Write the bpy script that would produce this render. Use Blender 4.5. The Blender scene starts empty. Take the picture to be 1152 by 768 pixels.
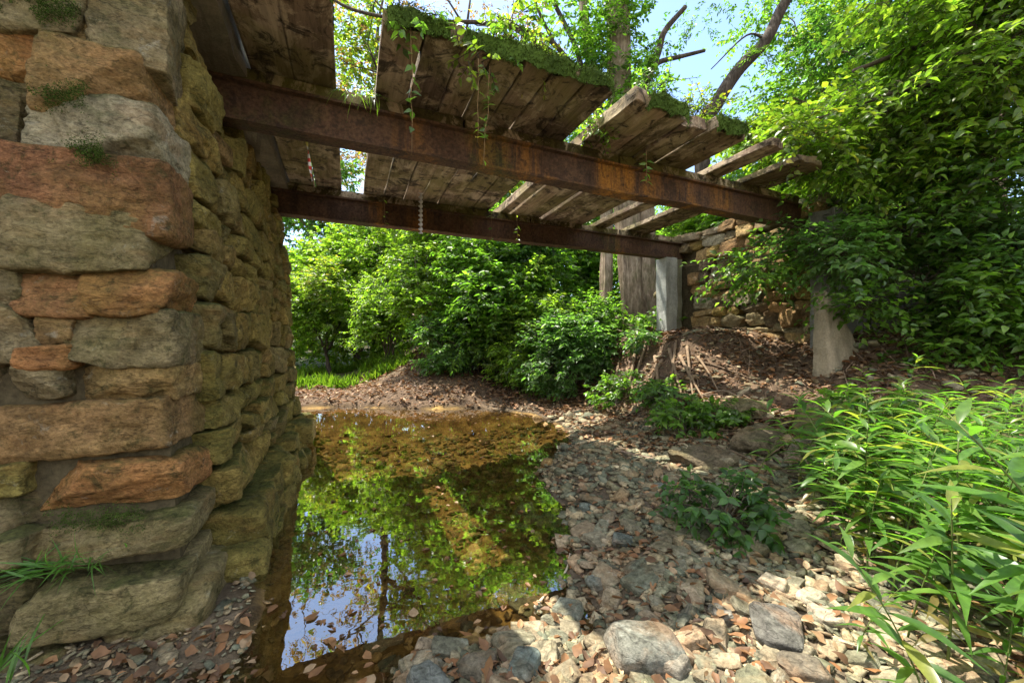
import bpy, math, random
import numpy as np
from mathutils import Vector

R = math.radians
rng = np.random.default_rng(7)
scene = bpy.context.scene
COL = scene.collection

# ------------------------------------------------------------------ camera frame
# world: x runs along the bridge beams, y along the planks, z up, water level z = 0
FPX, CU, HV, HC = 440.0, 576.0, 388.0, 1.15
TH = math.atan(186.0 / 440.0)
SN, CS = math.sin(TH), math.cos(TH)


def at(u, v, d):
    """the place seen at photo pixel (u, v), d metres in front of the camera"""
    cx, cz = (u - CU) / FPX * d, (HV - v) / FPX * d
    return np.array((cx * CS + d * SN, -cx * SN + d * CS, HC + cz))


def atz(u, v, z=0.0):
    return at(u, v, (HC - z) * FPX / (v - HV))


def project(p):
    p = np.asarray(p, float)
    cx = p[..., 0] * CS - p[..., 1] * SN
    d = p[..., 0] * SN + p[..., 1] * CS
    return CU + FPX * cx / d, HV - FPX * (p[..., 2] - HC) / d, d


# ------------------------------------------------------------------ noise
def _hash(i, j, k, s):
    h = (i * 374761393 + j * 668265263 + k * 2147483647 + s * 1274126177) & 0xFFFFFFFF
    h = ((h ^ (h >> 13)) * 1274126177) & 0xFFFFFFFF
    h = ((h ^ (h >> 16)) * 2246822519) & 0xFFFFFFFF
    return ((h ^ (h >> 15)) & 0xFFFFFF) / float(0xFFFFFF)


def noise(p, s=0):
    p = np.asarray(p, float)
    i = np.floor(p).astype(np.int64)
    f = p - i
    f = f * f * (3 - 2 * f)
    out = 0
    for a in (0, 1):
        for b in (0, 1):
            for c in (0, 1):
                w = (f[..., 0] if a else 1 - f[..., 0]) * (f[..., 1] if b else 1 - f[..., 1]) * (f[..., 2] if c else 1 - f[..., 2])
                out = out + w * _hash(i[..., 0] + a, i[..., 1] + b, i[..., 2] + c, s)
    return out * 2 - 1


def fbm(p, s=0, octv=3):
    p = np.asarray(p, float)
    o, a = 0, 1.0
    for q in range(octv):
        o = o + a * noise(p * (2.03 ** q), s + q * 17)
        a *= 0.5
    return o / 1.75


def sstep(a, b, x):
    t = np.clip((np.asarray(x, float) - a) / (b - a), 0, 1)
    return t * t * (3 - 2 * t)


# ------------------------------------------------------------------ mesh plumbing
class MB:
    """collects vertices and quads / triangles, then becomes one mesh"""

    def __init__(self):
        self.v, self.q, self.t, self.c, self.n = [], [], [], [], 0

    def add(self, V, Q=None, T=None, col=(1, 1, 1)):
        V = np.asarray(V, np.float32).reshape(-1, 3)
        c = np.asarray(col, np.float32)
        if c.ndim == 1:
            c = np.tile(c, (len(V), 1))
        self.v.append(V)
        self.c.append(c[:, :3])
        if Q is not None and len(Q):
            self.q.append(np.asarray(Q, np.int32).reshape(-1, 4) + self.n)
        if T is not None and len(T):
            self.t.append(np.asarray(T, np.int32).reshape(-1, 3) + self.n)
        self.n += len(V)

    def mesh(self, name, mat, smooth=True):
        V = np.concatenate(self.v)
        C = np.concatenate(self.c)
        Q = np.concatenate(self.q) if self.q else np.zeros((0, 4), np.int32)
        T = np.concatenate(self.t) if self.t else np.zeros((0, 3), np.int32)
        me = bpy.data.meshes.new(name)
        me.vertices.add(len(V))
        me.vertices.foreach_set('co', V.ravel())
        nl = Q.size + T.size
        me.loops.add(nl)
        me.loops.foreach_set('vertex_index', np.concatenate((Q.ravel(), T.ravel())))
        me.polygons.add(len(Q) + len(T))
        ls = np.concatenate((np.arange(len(Q)) * 4, Q.size + np.arange(len(T)) * 3)).astype(np.int32)
        me.polygons.foreach_set('loop_start', ls)
        me.polygons.foreach_set('use_smooth', np.full(len(Q) + len(T), smooth))
        me.update(calc_edges=True)
        at_ = me.attributes.new('Col', 'FLOAT_COLOR', 'POINT')
        at_.data.foreach_set('color', np.concatenate((C, np.ones((len(C), 1), np.float32)), 1).astype(np.float32).ravel())
        if mat is not None:
            me.materials.append(mat)
        return me

    def obj(self, name, mat, parent=None, smooth=True):
        return link(name, self.mesh(name, mat, smooth), parent)


def link(name, me, parent=None, loc=None):
    o = bpy.data.objects.new(name, me)
    COL.objects.link(o)
    if parent is not None:
        o.parent = parent
    if loc is not None:
        o.location = loc
    return o


def tag(o, label=None, cat=None, group=None, kind=None):
    for k, v in (('label', label), ('category', cat), ('group', group), ('kind', kind)):
        if v:
            o[k] = v
    return o


def thing(name, label, cat, loc=(0, 0, 0), group=None):
    o = link(name, None, None, loc)
    return tag(o, label, cat, group)


# templates -----------------------------------------------------------
_tpl = {}


def cube_grid(n):
    if n in _tpl:
        return _tpl[n]
    g = np.linspace(-1, 1, n + 1)
    pts, quads = [], []
    for ax in range(3):
        for s in (-1, 1):
            base = len(pts) * (n + 1) ** 2
            a, b = np.meshgrid(g, g, indexing='ij')
            P = np.zeros((n + 1, n + 1, 3))
            P[..., ax] = s
            P[..., (ax + 1) % 3] = a
            P[..., (ax + 2) % 3] = b
            pts.append(P.reshape(-1, 3))
            ii, jj = np.meshgrid(np.arange(n), np.arange(n), indexing='ij')
            i0 = (ii * (n + 1) + jj).ravel() + base
            q = np.stack((i0, i0 + n + 1, i0 + n + 2, i0 + 1), 1)
            quads.append(q if s > 0 else q[:, ::-1])
    P, Q = np.concatenate(pts), np.concatenate(quads)
    key = np.round(P * 1e4).astype(np.int64)
    _, idx, inv = np.unique(key, axis=0, return_index=True, return_inverse=True)
    _tpl[n] = (P[idx], inv.reshape(-1)[Q])
    return _tpl[n]


def rotm(rx, ry, rz):
    cx, sx, cy, sy, cz, sz = math.cos(rx), math.sin(rx), math.cos(ry), math.sin(ry), math.cos(rz), math.sin(rz)
    return np.array([[cz, -sz, 0], [sz, cz, 0], [0, 0, 1]]) @ np.array([[cy, 0, sy], [0, 1, 0], [-sy, 0, cy]]) @ np.array([[1, 0, 0], [0, cx, -sx], [0, sx, cx]])


def rock(mb, c, half, n=6, k=6.0, amp=0.02, freq=8.0, rot=(0, 0, 0), seed=0, col=(1, 1, 1), strata=1.0, skew=0.1, cuts=7):
    """a stone: skewed block with chipped facets, roughened; half = half sizes, amp and freq in metres"""
    P, Q = cube_grid(n)
    half = np.asarray(half, float)
    r = (np.abs(P) ** k).sum(1) ** (1.0 / k)
    S = P / r[:, None]
    rs = np.random.default_rng(seed + 11)
    sk = rs.uniform(-skew, skew, 6)
    S = S * np.stack((1 + sk[0] * S[:, 1] + sk[1] * S[:, 2], 1 + sk[2] * S[:, 0] + sk[3] * S[:, 2], 1 + sk[4] * S[:, 0] + sk[5] * S[:, 1]), 1)
    for q in range(cuts):
        if q % 2 == 0:
            nv = np.zeros(3)
            nv[rs.integers(0, 3)] = rs.choice((-1, 1))
            nv = nv + rs.normal(0, .22, 3)
            dd = rs.uniform(.84, 1.0)
        else:
            nv = rs.normal(0, 1, 3)
            dd = 0
        nv = nv / np.linalg.norm(nv)
        dd = dd or np.abs(nv).sum() * rs.uniform(.72, .9)
        over = np.maximum(0, S @ nv - dd)
        S = S - over[:, None] * nv
    X = S * half
    off = rs.uniform(-50, 50, 3)
    sc = np.array((1, 1, strata)) * freq
    d = fbm(X * sc + off, seed, 4) + .7 * (.45 - np.abs(noise(X * sc * 1.9 + off * 2, seed + 5))) + .35 * (.45 - np.abs(noise(X * sc * 4.1 + off, seed + 8)))
    nrm = S / half
    nrm /= np.linalg.norm(nrm, axis=1)[:, None] + 1e-9
    X = X + nrm * (d * amp)[:, None]
    X = X @ rotm(*rot).T + np.asarray(c)
    mb.add(X, Q, None, col)


def box(mb, lo, hi, col=(1, 1, 1), n=1, amp=0.0, seed=0):
    lo, hi = np.asarray(lo, float), np.asarray(hi, float)
    P, Q = cube_grid(n)
    V = lo + (P + 1) / 2 * (hi - lo)
    if amp:
        V = V + np.stack([fbm(V * 6 + 31 * a, seed + a) for a in range(3)], 1) * amp
    mb.add(V, Q, None, col)


def tube(mb, pts, rad, sides=6, col=(1, 1, 1), cap=True):
    pts = np.asarray(pts, float)
    rad = np.asarray(rad, float) * np.ones(len(pts))
    T = np.gradient(pts, axis=0)
    T /= np.linalg.norm(T, axis=1)[:, None] + 1e-9
    ref = np.array((0.31, 0.17, 0.93)) if abs(T[0, 2]) < 0.8 else np.array((0.95, 0.21, 0.1))
    A = np.cross(T, ref)
    A /= np.linalg.norm(A, axis=1)[:, None] + 1e-9
    B = np.cross(T, A)
    ang = np.arange(sides) / sides * 2 * math.pi
    V = pts[:, None] + rad[:, None, None] * (A[:, None] * np.cos(ang)[None, :, None] + B[:, None] * np.sin(ang)[None, :, None])
    n = len(pts)
    i, j = np.meshgrid(np.arange(n - 1), np.arange(sides), indexing='ij')
    a = (i * sides + j).ravel()
    b = (i * sides + (j + 1) % sides).ravel()
    Q = np.stack((a, a + sides, b + sides, b), 1)
    V = V.reshape(-1, 3)
    Tt = None
    if cap:
        V = np.concatenate((V, pts[:1], pts[-1:]))
        s = np.arange(sides)
        e = (s + 1) % sides
        Tt = np.concatenate((np.stack((s, e, np.full(sides, n * sides)), 1), np.stack((e + (n - 1) * sides, s + (n - 1) * sides, np.full(sides, n * sides + 1)), 1)))
    mb.add(V, Q, Tt, col)


def unit(a):
    a = np.asarray(a, float)
    return a / (np.linalg.norm(a, axis=-1, keepdims=True) + 1e-9)


def leaves(mb, P, D, N, L, W, col, hi=False, droop=0.25, fold=0.18, wide=0.38):
    """many leaves: base P, axis D, face normal N, length L, width W"""
    P = np.asarray(P, float)
    m = len(P)
    if m == 0:
        return
    D = unit(D)
    N = unit(N - D * (N * D).sum(1, keepdims=True))
    S = np.cross(D, N)
    L = (np.asarray(L, float) * np.ones(m))[:, None]
    W = (np.asarray(W, float) * np.ones(m))[:, None]
    col = np.asarray(col, float) * np.ones((m, 3))
    if not hi:
        t1, t2 = wide - 0.1, wide + 0.27
        z = lambda t: -droop * t * t * L
        r1 = [P, P + D * L * t1 + S * W * .46 + N * (z(t1) + fold * W), P + D * L * t2 + S * W * .36 + N * (z(t2) + fold * W),
              P + D * L + N * z(1.0), P + D * L * t2 - S * W * .36 + N * (z(t2) + fold * W), P + D * L * t1 - S * W * .46 + N * (z(t1) + fold * W)]
        V = np.stack(r1, 1).reshape(-1, 3)
        b = np.arange(m)[:, None] * 6
        Q = np.concatenate((b + np.array([[0, 1, 2, 3]]), b + np.array([[0, 3, 4, 5]])))
        mb.add(V, Q, None, np.repeat(col, 6, 0))
    else:
        ts = (0.0, 0.12, wide - 0.06, wide + 0.18, 0.82, 1.0)
        ws = (0.04, 0.26, 0.5, 0.42, 0.17, 0.01)
        rows = []
        for t, w in zip(ts, ws):
            cen = P + D * L * t - N * droop * t * t * L
            rows += [cen + S * W * w + N * fold * W * w * 2, cen, cen - S * W * w + N * fold * W * w * 2]
        V = np.stack(rows, 1).reshape(-1, 3)
        b = np.arange(m)[:, None] * 18
        qs = []
        for i in range(5):
            o = i * 3
            qs += [b + np.array([[o, o + 3, o + 4, o + 1]]), b + np.array([[o + 1, o + 4, o + 5, o + 2]])]
        mb.add(V, np.concatenate(qs), None, np.repeat(col, 18, 0))


# ------------------------------------------------------------------ materials
def mat(name):
    m = bpy.data.materials.new(name)
    m.use_nodes = True
    nt = m.node_tree
    nt.nodes.clear()
    out = nt.nodes.new('ShaderNodeOutputMaterial')
    return m, nt, out


def nd(nt, typ, **kw):
    n = nt.nodes.new(typ)
    for k, v in kw.items():
        if k in n.inputs:
            n.inputs[k].default_value = v
        else:
            setattr(n, k, v)
    return n


def nz(nt, scale, detail=4.0, rough=0.6, vec=None, dist=0.0):
    n = nd(nt, 'ShaderNodeTexNoise')
    n.inputs['Scale'].default_value = scale
    n.inputs['Detail'].default_value = detail
    n.inputs['Roughness'].default_value = rough
    n.inputs['Distortion'].default_value = dist
    if vec is not None:
        nt.links.new(vec, n.inputs['Vector'])
    return n.outputs['Fac']


def ramp(nt, fac, stops):
    r = nd(nt, 'ShaderNodeValToRGB')
    el = r.color_ramp.elements
    while len(el) < len(stops):
        el.new(0.5)
    for e, (p, c) in zip(el, stops):
        e.position = p
        c = c if isinstance(c, tuple) else (c, c, c)
        e.color = (*c, 1)
    nt.links.new(fac, r.inputs['Fac'])
    return r.outputs['Color']


def mix(nt, fac, a, b, mode='MIX'):
    n = nd(nt, 'ShaderNodeMix')
    n.data_type = 'RGBA'
    n.blend_type = mode
    for s, val in ((n.inputs[0], fac), (n.inputs[6], a), (n.inputs[7], b)):
        if isinstance(val, (int, float)):
            s.default_value = val
        elif isinstance(val, tuple):
            s.default_value = (*val, 1)
        else:
            nt.links.new(val, s)
    return n.outputs[2]


def mth(nt, op, a, b=None, clamp=False):
    n = nd(nt, 'ShaderNodeMath')
    n.operation = op
    n.use_clamp = clamp
    for s, val in ((n.inputs[0], a), (n.inputs[1], b)):
        if val is None:
            continue
        if isinstance(val, (int, float)):
            s.default_value = val
        else:
            nt.links.new(val, s)
    return n.outputs[0]


def bump(nt, h, strength=0.5, dist=0.02):
    b = nd(nt, 'ShaderNodeBump')
    b.inputs['Strength'].default_value = strength
    b.inputs['Distance'].default_value = dist
    nt.links.new(h, b.inputs['Height'])
    return b.outputs['Normal']


def pos(nt, scale=None):
    g = nd(nt, 'ShaderNodeNewGeometry')
    if scale is None:
        return g.outputs['Position']
    mp = nd(nt, 'ShaderNodeMapping')
    mp.inputs['Scale'].default_value = scale
    nt.links.new(g.outputs['Position'], mp.inputs['Vector'])
    return mp.outputs['Vector']


def objpos(nt, scale=(1, 1, 1)):
    g = nd(nt, 'ShaderNodeTexCoord')
    mp = nd(nt, 'ShaderNodeMapping')
    mp.inputs['Scale'].default_value = scale
    nt.links.new(g.outputs['Object'], mp.inputs['Vector'])
    return mp.outputs['Vector']


def upfac(nt):
    g = nd(nt, 'ShaderNodeNewGeometry')
    s = nd(nt, 'ShaderNodeSeparateXYZ')
    nt.links.new(g.outputs['Normal'], s.inputs[0])
    return s.outputs[2]


def attr(nt, name='Col'):
    a = nd(nt, 'ShaderNodeAttribute')
    a.attribute_name = name
    return a.outputs['Color']


def princ(nt, out, col, rough=0.8, normal=None, spec=0.3, metallic=0.0):
    p = nd(nt, 'ShaderNodeBsdfPrincipled')
    p.inputs['Specular IOR Level'].default_value = spec
    p.inputs['Metallic'].default_value = metallic
    if isinstance(rough, (int, float)):
        p.inputs['Roughness'].default_value = rough
    else:
        nt.links.new(rough, p.inputs['Roughness'])
    if isinstance(col, tuple):
        p.inputs['Base Color'].default_value = (*col, 1)
    else:
        nt.links.new(col, p.inputs['Base Color'])
    if normal is not None:
        nt.links.new(normal, p.inputs['Normal'])
    if out is not None:
        nt.links.new(p.outputs[0], out.inputs[0])
    return p


def stone_material(name, moss=0.5, lichen=0.2, source='attr', rough=1.0, algae=0.0):
    m, nt, out = mat(name)
    P = pos(nt)
    if source == 'attr':
        base = attr(nt)
    else:
        oi = nd(nt, 'ShaderNodeObjectInfo')
        base = ramp(nt, oi.outputs['Random'], [(0.0, (.145, .145, .10)), (.25, (.22, .185, .12)), (.45, (.12, .125, .09)), (.6, (.28, .225, .145)), (.75, (.17, .165, .115)), (.9, (.24, .17, .105)), (1.0, (.36, .30, .2))])
    n1 = nz(nt, 5, 8, .7, P, .6)
    n2 = nz(nt, 28, 6, .7, P)
    c = mix(nt, 1.0, base, ramp(nt, n1, [(.25, .5), (.5, .95), (.75, 1.5)]), 'MULTIPLY')
    c = mix(nt, 1.0, c, ramp(nt, n2, [(.3, .62), (.5, 1.0), (.7, 1.3)]), 'MULTIPLY')
    # rusty and ochre blotches
    n3 = nz(nt, 3.2, 5, .65, pos(nt, (1, 1, 2.2)), .4)
    c = mix(nt, ramp(nt, n3, [(.52, 0.0), (.66, .55)]), c, mix(nt, .5, c, (.33, .15, .05)))
    if lichen:
        n4 = nz(nt, 9, 8, .75, P, .8)
        c = mix(nt, ramp(nt, n4, [(.60, 0.0), (.66, lichen)]), c, (.42, .43, .36))
    if algae:
        n9 = nz(nt, 1.5, 6, .7, P, .3)
        c = mix(nt, ramp(nt, n9, [(.40, 0.0), (.62, algae)]), c, mix(nt, .5, c, (.17, .16, .03)))
        c = mix(nt, ramp(nt, nz(nt, 11, 7, .75, P, .6), [(.54, 0.0), (.64, .7)]), c, (.045, .05, .014))
    n5 = nz(nt, 2.3, 7, .7, P, .3)
    mo = mth(nt, 'MULTIPLY_ADD', upfac(nt), .22)
    nt.nodes[-1].inputs[2].default_value = 0.0
    mf = mth(nt, 'ADD', n5, mo)
    mossc = ramp(nt, n2, [(.3, (.022, .035, .006)), (.7, (.075, .095, .018))])
    c = mix(nt, ramp(nt, mf, [(.60, 0.0), (.78, moss)]), c, mossc)
    # hairline cracks, pits and dark weathering crust
    n6 = nz(nt, 3.2, 4, .55, pos(nt, (1, 1, 3.2)), .25)
    crack = ramp(nt, mth(nt, 'ABSOLUTE', mth(nt, 'SUBTRACT', n6, .5)), [(0.0, .55), (.010, 1.0)])
    c = mix(nt, 1.0, c, crack, 'MULTIPLY')
    n7 = nz(nt, 55, 6, .75, pos(nt, (1, 1, 1.6)), .4)
    c = mix(nt, 1.0, c, ramp(nt, n7, [(.32, .45), (.48, .95), (.66, 1.35)]), 'MULTIPLY')
    n8 = nz(nt, 4.1, 8, .75, P, 1.0)
    c = mix(nt, ramp(nt, n8, [(.50, 0.0), (.60, .55)]), c, mix(nt, 1.0, c, (.38, .36, .26), 'MULTIPLY'))
    hb = mth(nt, 'ADD', mth(nt, 'MULTIPLY', n1, 1.3), mth(nt, 'MULTIPLY', n2, .8))
    hb = mth(nt, 'ADD', hb, mth(nt, 'MULTIPLY', n7, .5))
    hb = mth(nt, 'ADD', hb, mth(nt, 'MULTIPLY', mth(nt, 'MULTIPLY', crack, 1.0), .25))
    hb = mth(nt, 'ADD', hb, mth(nt, 'MULTIPLY', nz(nt, 90, 3, .6, P), .16))
    princ(nt, out, c, .9, bump(nt, hb, rough, .03), .2)
    return m


def leaf_material(name, trans=0.55, gloss=0.42, rough=0.42, tgain=(2.35, 2.75, 1.0)):
    m, nt, out = mat(name)
    c = attr(nt)
    n = nz(nt, 45, 2, .5, pos(nt))
    c = mix(nt, 1.0, c, ramp(nt, n, [(.3, .78), (.7, 1.2)]), 'MULTIPLY')
    p = princ(nt, None, c, rough, None, gloss)
    t = nd(nt, 'ShaderNodeBsdfTranslucent')
    nt.links.new(mix(nt, 1.0, c, tgain, 'MULTIPLY'), t.inputs['Color'])
    ms = nd(nt, 'ShaderNodeMixShader')
    ms.inputs[0].default_value = trans
    nt.links.new(p.outputs[0], ms.inputs[1])
    nt.links.new(t.outputs[0], ms.inputs[2])
    nt.links.new(ms.outputs[0], out.inputs[0])
    return m


def bark_material(name, a, b, scale=7.0, moss=0.0):
    m, nt, out = mat(name)
    P = pos(nt, (1, 1, .22))
    n = nz(nt, scale * 2, 7, .7, P, .5)
    n2 = nz(nt, scale * .35, 4, .6, pos(nt))
    c = ramp(nt, n, [(.3, tuple(x * .45 for x in a)), (.5, a), (.7, b)])
    c = mix(nt, 1.0, c, ramp(nt, n2, [(.3, .7), (.7, 1.25)]), 'MULTIPLY')
    if moss:
        n3 = nz(nt, 2.2, 6, .7, pos(nt), .5)
        c = mix(nt, ramp(nt, n3, [(.48, 0.0), (.62, moss)]), c, (.06, .085, .02))
    princ(nt, out, c, .9, bump(nt, n, .9, .03), .15)
    return m


def wood_material(name, dark=1.0):
    """old deck timber: grain along y, flaking pale patches, black rot"""
    m, nt, out = mat(name)
    g = nz(nt, 22, 7, .7, pos(nt, (1, .09, 1)), .3)
    b = nz(nt, 3.4, 7, .72, pos(nt, (1, .7, 1)), .9)
    b2 = nz(nt, 1.4, 5, .6, pos(nt), .4)
    c = mix(nt, 1.0, attr(nt), ramp(nt, g, [(.28, .35), (.5, .95), (.72, 1.5)]), 'MULTIPLY')
    c = mix(nt, ramp(nt, b, [(.50, 0.0), (.57, .85)]), c, mix(nt, 1.0, (.42 * dark, .33 * dark, .22 * dark), ramp(nt, g, [(.3, .55), (.65, 1.2)]), 'MULTIPLY'))
    c = mix(nt, ramp(nt, b2, [(.46, 0.0), (.60, .75)]), c, mix(nt, .6, c, (.15, .14, .03)))
    c = mix(nt, ramp(nt, nz(nt, 6, 6, .7, pos(nt), 1.0), [(.52, 0.0), (.62, .85)]), c, (.018, .014, .01))
    up = upfac(nt)
    c = mix(nt, ramp(nt, mth(nt, 'ADD', mth(nt, 'MULTIPLY', up, .35), mth(nt, 'MULTIPLY', b2, .6)), [(.48, 0.0), (.56, .9)]), c, (.05, .075, .015))
    h = mth(nt, 'ADD', g, mth(nt, 'MULTIPLY', b, 1.2))
    princ(nt, out, c, .88, bump(nt, h, .9, .02), .15)
    return m


def rust_material():
    m, nt, out = mat('rusty_steel')
    v = nz(nt, 9, 6, .7, pos(nt, (1, 1, .10)), .3)
    b = nz(nt, 2.6, 7, .7, pos(nt), .8)
    f = nz(nt, 40, 4, .7, pos(nt))
    c = ramp(nt, b, [(.28, (.035, .022, .015)), (.45, (.075, .042, .024)), (.6, (.095, .05, .026)), (.75, (.07, .05, .026))])
    c = mix(nt, 1.0, c, ramp(nt, v, [(.3, .7), (.5, 1.0), (.7, 1.3)]), 'MULTIPLY')
    s = mth(nt, 'MULTIPLY', ramp(nt, nz(nt, 1.0, 4, .6, pos(nt, (1, 1, .3))), [(.52, 0.0), (.64, 1.0)]), ramp(nt, v, [(.42, 0.0), (.56, 1.0)]))
    c = mix(nt, mth(nt, 'MULTIPLY', s, .8), c, (.36, .155, .02))
    n6 = nz(nt, 1.7, 6, .7, pos(nt), .4)
    c = mix(nt, ramp(nt, n6, [(.55, 0.0), (.68, .6)]), c, (.05, .06, .012))
    c = mix(nt, 1.0, c, ramp(nt, f, [(.3, .5), (.7, 1.45)]), 'MULTIPLY')
    fl_ = nz(nt, 14, 6, .7, pos(nt), .6)
    c = mix(nt, ramp(nt, fl_, [(.56, 0.0), (.62, .6)]), c, (.028, .018, .013))
    princ(nt, out, c, .8, bump(nt, mth(nt, 'ADD', mth(nt, 'ADD', b, fl_), mth(nt, 'MULTIPLY', f, .5)), .8, .012), .25)
    return m


def concrete_material():
    m, nt, out = mat('weathered_concrete')
    a = nz(nt, 3, 8, .7, pos(nt), .5)
    f = nz(nt, 60, 4, .7, pos(nt))
    s = nz(nt, 5, 5, .6, pos(nt, (1, 1, .15)))
    c = mix(nt, 1.0, attr(nt), ramp(nt, a, [(.25, .5), (.5, .95), (.75, 1.35)]), 'MULTIPLY')
    c = mix(nt, 1.0, c, ramp(nt, f, [(.3, .75), (.7, 1.2)]), 'MULTIPLY')
    c = mix(nt, ramp(nt, s, [(.5, 0.0), (.7, .6)]), c, (.07, .07, .045))
    princ(nt, out, c, .92, bump(nt, mth(nt, 'ADD', a, mth(nt, 'MULTIPLY', f, .5)), .6, .015), .2)
    return m


def plain(name, col, rough=.8, var=.3, scale=20, spec=.25):
    m, nt, out = mat(name)
    n = nz(nt, scale, 5, .7, pos(nt))
    c = mix(nt, 1.0, col if isinstance(col, tuple) else attr(nt), ramp(nt, n, [(.3, 1 - var), (.7, 1 + var)]), 'MULTIPLY')
    princ(nt, out, c, rough, bump(nt, n, .5, .01), spec)
    return m


def attr_plain(name, rough=.8, var=.3, scale=20, spec=.25):
    return plain(name, None, rough, var, scale, spec)


M_WALL = stone_material('mossy_fieldstone', .8, .4, 'attr', 1.0, .75)
M_RUBBLE = stone_material('pale_rubble_stone', .4, .3)
M_GRAVEL = stone_material('gravel_stone', .10, .2, 'attr', .35)
M_COBBLE = stone_material('river_cobble', .08, .25, 'object', .45)
M_BOULDER = stone_material('boulder_stone', .45, .35)
M_MORTAR = plain('earthy_mortar', (.085, .07, .04), .95, .5, 30, .1)
M_LEAF = leaf_material('green_leaf')
M_LEAF_NEAR = leaf_material('glossy_leaf', .5, .5, .36)
M_DRY = leaf_material('fallen_leaf', .15, .25, .6, (1.2, 1.0, .8))
M_MOSS = attr_plain('moss', .95, .4, 60, .1)
M_BARK = bark_material('grey_bark', (.19, .145, .10), (.38, .315, .23), 9, .35)
M_BARK_DARK = bark_material('dark_bark', (.06, .048, .038), (.13, .11, .09), 8)
M_TWIG = attr_plain('twig_bark', .85, .3, 30, .15)
M_WOOD = wood_material('old_deck_timber')
M_RUST = rust_material()
M_CONC = concrete_material()
M_TAPE = attr_plain('plastic_tape', .35, .05, 10, .5)

# ------------------------------------------------------------------ terrain
SHORE = [(455, 800), (448, 752), (520, 742), (575, 728), (612, 705), (590, 682), (616, 655), (628, 612), (618, 570), (612, 535), (628, 508), (648, 492),
         (632, 478), (600, 465), (540, 459), (470, 460), (400, 457), (330, 459), (240, 462)]
POOL = [atz(u, v)[:2] for u, v in SHORE]
POOL += [np.array((-4.5, 7.6)), np.array((-4.5, 5.9)), np.array((-1.0, 5.7)), np.array((-.7, 4.0)), np.array((-.62, 2.9)), np.array((-.40, 2.1)), np.array((-.36, 1.75)), np.array((-.22, 1.45)), np.array((.02, 1.2)), np.array((.22, 1.06))]
POOL = np.array(POOL)


def pool_sd(x, y):
    """signed distance to the pool's shore, negative in the water"""
    x, y = np.asarray(x, float), np.asarray(y, float)
    d = np.full(x.shape, 1e9)
    ins = np.zeros(x.shape, bool)
    n = len(POOL)
    for i in range(n):
        a, b = POOL[i], POOL[(i + 1) % n]
        e = b - a
        px, py = x - a[0], y - a[1]
        t = np.clip((px * e[0] + py * e[1]) / (e @ e), 0, 1)
        d = np.minimum(d, np.hypot(px - t * e[0], py - t * e[1]))
        c = ((a[1] > y) != (b[1] > y)) & (x < (b[0] - a[0]) * (y - a[1]) / (b[1] - a[1] + 1e-12) + a[0])
        ins ^= c
    return np.where(ins, -d, d)


def ground(x, y, rough=True):
    x, y = np.asarray(x, float), np.asarray(y, float)
    d = pool_sd(x, y)
    p = np.stack((x, y, np.zeros_like(x)), -1)
    d = d + .12 * noise(p * 2.2, 3) + .07 * noise(p * 6, 4)
    z = np.where(d < 0, -.015 - .20 * sstep(0, .9, -d) - .03 * sstep(0, .1, -d), .005 + .075 * sstep(0, .5, d) + .028 * np.clip(d, 0, 8))
    # right bank up to the far abutment
    st = 2.5 + 1.5 * sstep(3.2, 5.6, y)
    t = np.clip((x - st) / (5.6 - st), 0, 1.25)
    z = z + 1.12 * t ** 1.8 * sstep(.6, 3.2, y)
    z = z + .35 * sstep(2.6, 5.5, x) * (1 - sstep(.6, 3.2, y))
    z = z + .95 * sstep(3.5, 5.2, x) * sstep(3.2, 4.8, y) * (1 - sstep(8, 11, y))
    # bank behind the pool on the right, under the bushes
    z = z + 1.0 * sstep(6.6, 10.5, y - .10 * (x - 2)) * sstep(-.3, 3.0, x)
    foot_ = (1 - sstep(-.05, .40, x)) * (1 - sstep(2.4, 2.8, y)) * sstep(-1.6, -.2, y)
    z = np.where(z > .0, z * (1 - foot_) + np.minimum(z, .012) * foot_, z)
    cap_ = 1.36
    z = np.where(z > cap_ - .25, cap_ - .25 + .25 * np.tanh((z - cap_ + .25) / .25), z)
    # road fill behind both abutments
    z = z + 3.0 * sstep(-1.0, -1.5, x) * sstep(2.35, 2.9, y) * (1 - sstep(5.3, 7.6, y)) * (1 - sstep(-9, -30, x) * .6)
    z = z + 1.6 * sstep(5.75, 6.5, x) * sstep(2.9, 3.3, y) * (1 - sstep(5.3, 6.3, y))
    # valley sides
    r = np.hypot(x, y)
    z = z + 5.0 * sstep(17, 48, r) + .6 * sstep(-2.5, -6, x) * (1 - sstep(9, 13, y))
    if rough:
        z = z + .10 * fbm(p * 2.6, 21, 4) * sstep(3.6, 4.6, x) * sstep(1.5, 3, y) * (1 - sstep(8, 10, y))
        z = z + np.where(d < -.05, .015, .03) * fbm(p * 3.0, 8) + .012 * fbm(p * 11, 9) + .10 * fbm(p * .5, 10) * sstep(5, 9, r)
    return z


def gz(x, y):
    return float(ground(np.array([x]), np.array([y]))[0])


def hit(u, v):
    """where the sight line through a photo pixel meets the ground"""
    for d in np.arange(1.0, 16, .05):
        p = at(u, v, d)
        if gz(p[0], p[1]) > p[2]:
            break
    p[2] = gz(p[0], p[1])
    return p


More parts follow.
